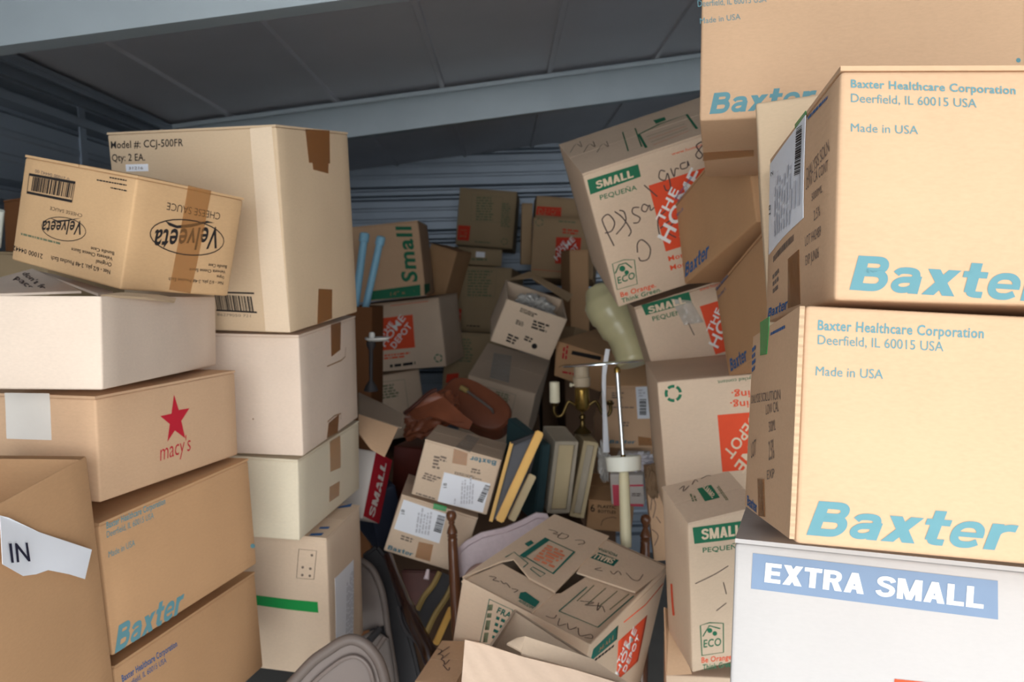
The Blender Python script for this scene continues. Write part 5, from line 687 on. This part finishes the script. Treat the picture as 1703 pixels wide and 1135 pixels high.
# ------------------------------------------------------------------ metal tray, pole with drum, cushion
a = Vector((0.2649,1.986,1.523)); b = Vector((0.2719,1.949,1.305)); e = Vector((0.267,1.895,1.132)); u = (a - b).normalized()
t = thing('pole_lamp', 'slim lamp pole with a chrome rod, thin metal plate, white drum and cream tube', 'lamp', e)
bm = bmesh.new(); tube(bm, [b, a], .0052, 12); emit('rod', bm, 'chrome', t)
bm = bmesh.new(); lathe(bm, a, a + u, [(-.012, .0075), (-.002, .0075), (.002, .005), (.004, 0)], 12); emit('tip', bm, 'brass', t)
p = Vector((0.2309,1.987,1.534)); bm = bmesh.new(); lathe(bm, p, p + Vector((-.055, .095, 1)), [(-.002, 0), (-.002, .092), (-.001, .096), (.001, .096), (.002, .092), (.0005, .088), (.0005, 0)], 40); emit('plate', bm, 'chrome', t)
bm = bmesh.new(); lathe(bm, b, b + u, [(-.022, 0), (-.022, .036), (-.020, .040), (.012, .042), (.013, .040), (.012, .037), (-.012, .036), (-.012, 0)], 36); emit('drum', bm, 'drum_white', t)
bm = bmesh.new(); lathe(bm, b, b + u, [(-.012, .010), (.0, .010), (.008, .006), (.016, .006)], 14); emit('collar', bm, 'brass_dark', t)
v = (e - b).normalized(); bm = bmesh.new(); lathe(bm, b + v * .022, e, [(0, .0105), (.02, .0125), (.10, .0128), (.155, .0132), (.175, .012), (.177, 0)], 20); emit('tube', bm, 'tube_cream', t)
bm = bmesh.new(); tube(bm, smooth_path([(0.3088,2.501,1.699), (0.3019,2.479,1.667), (0.3227,2.454,1.618), (0.3567,2.429,1.552), (0.3726,2.403,1.485)]), [.02] * 2 + [.045] * 2 + [.060] * 3 + [.068] * 5 + [.062] * 4 + [.054] * 5 + [.052] * 3 + [.046], 28)
whole('bolster_cushion', 'pale olive vinyl bolster cushion leaning under the scrawled moving box', 'cushion', bm, 'vinyl_olive')
bm = bmesh.new(); sheet(bm, [(0.2778,2.328,1.536), (0.2895,2.328,1.534), (0.2792,2.322,1.464), (0.2758,2.317,1.397), (0.2908,2.365,1.239), (0.2737,2.365,1.24), (0.2669,2.321,1.439), (0.2699,2.324,1.489)], .004, 1, .01, 8); whole('paper_strip', 'narrow white paper strip hanging left of the small labelled carton', 'paper', bm, 'paper')

# ------------------------------------------------------------------ plastic bags, basket
d, p, r = obb('B10'); BAG = p + r.to_matrix() @ Vector((.005, .0, .062))
for c, rx, m_, lab, sd in ((BAG, (.062, .042, .028), 'clear_bag', 'crumpled clear plastic bag inside the tipped open box', 4), ((0.3664,2.303,1.223), (.048, .036, .020), 'white_plastic', 'crumpled white plastic bag beneath the small labelled carton', 7), ((0.2752,2.382,1.208), (.014, .016, .05), 'clear_bag', 'grey plastic wrap between the weathered tray and the white drum', 9)):
    bm = bmesh.new(); blob(bm, c, rx, r.to_matrix() if sd == 4 else None, .55, 13, sd, 5); whole('plastic_bag', lab, 'bag', bm, m_)
bm = bmesh.new(); blob(bm, (0.3502,2.003,1.243), (.017, .014, .042), None, .3, 10, 3, 4); whole('cloth_bundle', 'dark brown patterned cloth bundle beside the cream tube', 'cloth', bm, 'basket_brown')

# ------------------------------------------------------------------ turned wooden chair
def post(bm, a, b, s=1.0):
    lathe(bm, a, b, [(0, .002), (.001, .007), (.005, .0115), (.013, .0135), (.021, .0115), (.027, .007), (.031, .0085), (.034, .006), (.041, .009), (.050, .0125), (.056, .0135), (.060, .0105), (.063, .013), (.067, .0105), (.071, .0125), (.076, .0115), (.10, .0125), (.30, .0145), ((Vector(b) - Vector(a)).length, .013)], 18)
pa, pb = Vector((-0.1446,2.052,1.171)), Vector((-0.1338,1.997,0.8476)); qa, qb = Vector((0.3467,2.095,1.134)), Vector((0.3255,2.04,0.8136))
pb2 = pa + (pb - pa) * ((pa.z - .0) / (pa.z - pb.z)); qb2 = qa + (qb - qa) * ((qa.z) / (qa.z - qb.z))
t = thing('wooden_chair', 'dark wooden chair with turned back posts, the open moving box piled in front of it', 'chair', (pb2 + qb2) / 2)
for a, b in ((pa, pb2), (qa, qb2)): bm = bmesh.new(); post(bm, a, b); emit('back_post', bm, 'turned_wood', t)
def mid(k): return pa.lerp(pb2, k), qa.lerp(qb2, k)
for k in (.25, .38):
    a, b = mid(k); bm = bmesh.new(); tube(bm, smooth_path([a, a.lerp(b, .5) + Vector((0, .03, 0)), b]), .011, 10); emit('back_rail', bm, 'turned_wood', t)
a, b = mid(.60); bm = bmesh.new(); c = [a + Vector((-.01, .02, 0)), b + Vector((.01, .02, 0)), b + Vector((.02, -.36, 0)), a + Vector((.02, -.36, 0))]; sheet(bm, c, .03); bmesh.ops.bevel(bm, geom=bm.edges[:], offset=.006, segments=2, affect='EDGES'); emit('seat', bm, 'turned_wood', t)
for q in c[2:]: bm = bmesh.new(); tube(bm, [q, Vector((q.x, q.y + .02, 0))], .014, 10); emit('front_leg', bm, 'turned_wood', t)
a, b = mid(.82); bm = bmesh.new(); tube(bm, [a, b], .009, 8); emit('stretcher', bm, 'turned_wood', t)

def soft(bm, w):
    bmesh.ops.dissolve_limit(bm, angle_limit=R(2), verts=bm.verts, edges=bm.edges)
    bmesh.ops.bevel(bm, geom=[e for e in bm.edges if e.is_manifold and R(60) < e.calc_face_angle() < R(120)], offset=w, segments=4, affect='EDGES')
# ------------------------------------------------------------------ lilac upholstered chair back
bm = bmesh.new(); O = [(-0.1401,2.093,1.055), (-0.1119,2.095,1.079), (-0.0731,2.096,1.099), (-0.0148,2.096,1.11), (0.0285,2.097,1.127), (0.0688,2.099,1.146), (0.0962,2.098,1.142), (0.1048,2.096,1.122), (0.0791,2.093,1.074), (0.0319,2.089,1.026), (-0.0145,2.088,1.006), (-0.076,2.088,0.9923), (-0.1285,2.087,0.9754), (-0.14,2.089,1.003)]
t = thing('upholstered_chair', 'chair with a curved pale lilac padded back behind the open moving box', 'chair', (-0.0468,2.042,0.925))
sheet(bm, O, .034); soft(bm, .012); emit('backrest', bm, 'lilac_cloth', t)
bm = bmesh.new(); tube(bm, smooth_path([(-0.0504,2.011,1.046), (-0.0874,2.011,1.039), (-0.1102,2.009,1.013), (-0.1157,2.006,0.9719), (-0.1109,2.003,0.9336)]), .006, 10); emit('arm', bm, 'cord_pink', t)
bm = bmesh.new(); sheet(bm, [(-0.1098,2.065,0.958), (-0.0765,2.065,0.9572), (-0.0775,2.062,0.9179), (-0.1108,2.062,0.9188)], .012); emit('cross_rail', bm, 'cord_pink', t)
bm = bmesh.new(); blob(bm, (-0.0966,2.126,0.9616), (.016, .012, .022), None, .3, 9, 5, 4); whole('cloth_scrap', 'small yellow cloth scrap behind the left wooden post', 'cloth', bm, 'yellow_wood')

# ------------------------------------------------------------------ folding chairs and dark furniture
def padded(name, O, dep, th, m_, parent, bev=.006):
    bm = bmesh.new(); sheet(bm, O, th)
    if bev: soft(bm, bev)
    return emit(name, bm, m_, parent)
FC = 'grey beige folding chairs'
t = thing('folding_chair', 'grey-beige folding chair nearest the camera, its rounded backrest at the bottom edge', 'chair', (-0.306,1.384,0.9452), group=FC)
padded('backrest', [(-0.4101,1.411,1.025), (-0.3822,1.413,1.054), (-0.3479,1.415,1.088), (-0.3192,1.417,1.108), (-0.299,1.418,1.12), (-0.2791,1.418,1.125), (-0.2594,1.417,1.118), (-0.2442,1.416,1.103), (-0.2332,1.414,1.084), (-0.2266,1.412,1.059), (-0.2224,1.409,1.02), (-0.2179,1.398,0.8797), (-0.4472,1.4,0.8856)], 1.46, .012, 'chair_plastic', t, .003)
bm = bmesh.new(); tube(bm, smooth_path([(-0.431,1.399,0.9945), (-0.4072,1.402,1.032), (-0.3795,1.404,1.061), (-0.3454,1.406,1.095), (-0.3169,1.407,1.114), (-0.2969,1.408,1.126), (-0.2771,1.408,1.131), (-0.2576,1.407,1.124), (-0.2415,1.406,1.108), (-0.2306,1.405,1.089), (-0.223,1.403,1.063), (-0.2178,1.399,1.025), (-0.2109,1.389,0.8958)], 4), .0095, 12); emit('frame', bm, 'chair_rubber', t)
bm = bmesh.new(); tube(bm, smooth_path([(-0.3673,1.398,1.025), (-0.3457,1.4,1.058), (-0.3119,1.402,1.086), (-0.2878,1.403,1.1), (-0.2681,1.403,1.101), (-0.2519,1.402,1.088), (-0.2432,1.4,1.065), (-0.239,1.397,1.027)], 4), .004, 8); emit('bead', bm, 'chair_plastic', t)
t = thing('folding_chair', 'grey-beige folding chair standing behind the other, beside the green taped box', 'chair', (-0.3139,1.94,0.6181), group=FC)
padded('backrest', [(-0.3997,2.113,1.026), (-0.3752,2.112,1.019), (-0.3557,2.111,0.9987), (-0.3397,2.108,0.9613), (-0.3302,2.104,0.9149), (-0.3254,2.1,0.8625), (-0.4513,2.098,0.8319), (-0.446,2.114,1.027)], 1.72, .012, 'chair_plastic', t, .003)
bm = bmesh.new(); tube(bm, smooth_path([(-0.4114,2.094,1.028), (-0.3898,2.094,1.036), (-0.3671,2.093,1.027), (-0.3478,2.091,1.006), (-0.332,2.088,0.9685), (-0.3226,2.084,0.9226), (-0.3166,2.079,0.8614), (-0.3077,2.074,0.7941), (-0.2979,2.067,0.7024), (-0.2853,2.05,0.4886)], 4), .0085, 12); emit('frame', bm, 'chair_rubber', t)
padded('seat_panel', [(-0.3976,2.059,0.8432), (-0.3485,2.06,0.8676), (-0.3127,2.058,0.8455), (-0.3015,2.051,0.7577), (-0.2931,2.036,0.5611), (-0.4203,2.037,0.5644)], 1.66, .012, 'chair_rubber', t, .003)
bm = bmesh.new(); tube(bm, [(-0.3509,1.931,0.8841), (-0.3176,1.963,0.9117)], .009, 10); emit('hinge_bar', bm, 'charcoal', t)
bm = bmesh.new(); tube(bm, [(-0.3358,1.919,0.8585), (-0.3035,1.942,0.8998)], .006, 10); emit('hinge_bar', bm, 'chair_plastic', t)
t = thing('dark_chair', 'dark polished chair lying behind the folding chairs, its shiny curved leg showing', 'chair', (-0.2308,1.88,0.7527))
bm = bmesh.new(); tube(bm, smooth_path([(-0.3145,2.114,1.039), (-0.2849,2.05,0.9985), (-0.251,1.976,0.9579), (-0.2264,1.923,0.9275), (-0.1948,1.87,0.8858), (-0.18,1.835,0.8312)]), [.012] * 6 + [.014] * 6 + [.017] * 8 + [.016] * 6 + [.014] * 5, 16); emit('leg', bm, 'dark_wood', t)
bm = bmesh.new(); tube(bm, smooth_path([(-0.2361,1.964,0.9355), (-0.2175,1.942,0.9118), (-0.1927,1.91,0.8845), (-0.1805,1.888,0.8625)]), .011, 12); emit('leg', bm, 'dark_wood', t)
padded('seat', [(-0.4017,2.212,1.008), (-0.3556,2.214,1.039), (-0.3244,2.211,0.9981), (-0.2952,2.201,0.8846), (-0.2632,2.191,0.755), (-0.2404,2.182,0.6417), (-0.271,2.168,0.4654), (-0.3517,2.169,0.4675)], 2.06, .03, 'charcoal', t, .008)
padded('side_panel', [(-0.3033,2.286,0.9406), (-0.1915,2.285,0.9344), (-0.2315,2.281,0.8771), (-0.2702,2.275,0.8031), (-0.2927,2.278,0.837)], 2.20, .02, 'maroon', t, .004)
bm = bmesh.new(); tube(bm, smooth_path([(-0.2742,1.976,0.9585), (-0.2572,1.943,0.92), (-0.2256,1.931,0.8907), (-0.1926,1.91,0.8887)]), .006, 10); emit('frame', bm, 'charcoal', t)
bm = bmesh.new(); tube(bm, [(-0.2023,2.012,1.036), (-0.2063,2,1.016)], [.004, .007], 10); whole('ribbon', 'tiny lilac ribbon hanging under the lower tilted carton', 'ribbon', bm, 'lilac_cloth')
bm = bmesh.new(); tube(bm, [(-1.041,1.777,1.911), (-1.069,1.802,1.838)], .009, 14); whole('white_pole', 'pale pole end at the far left edge beside the cheese sauce carton', 'pole', bm, 'drum_white')
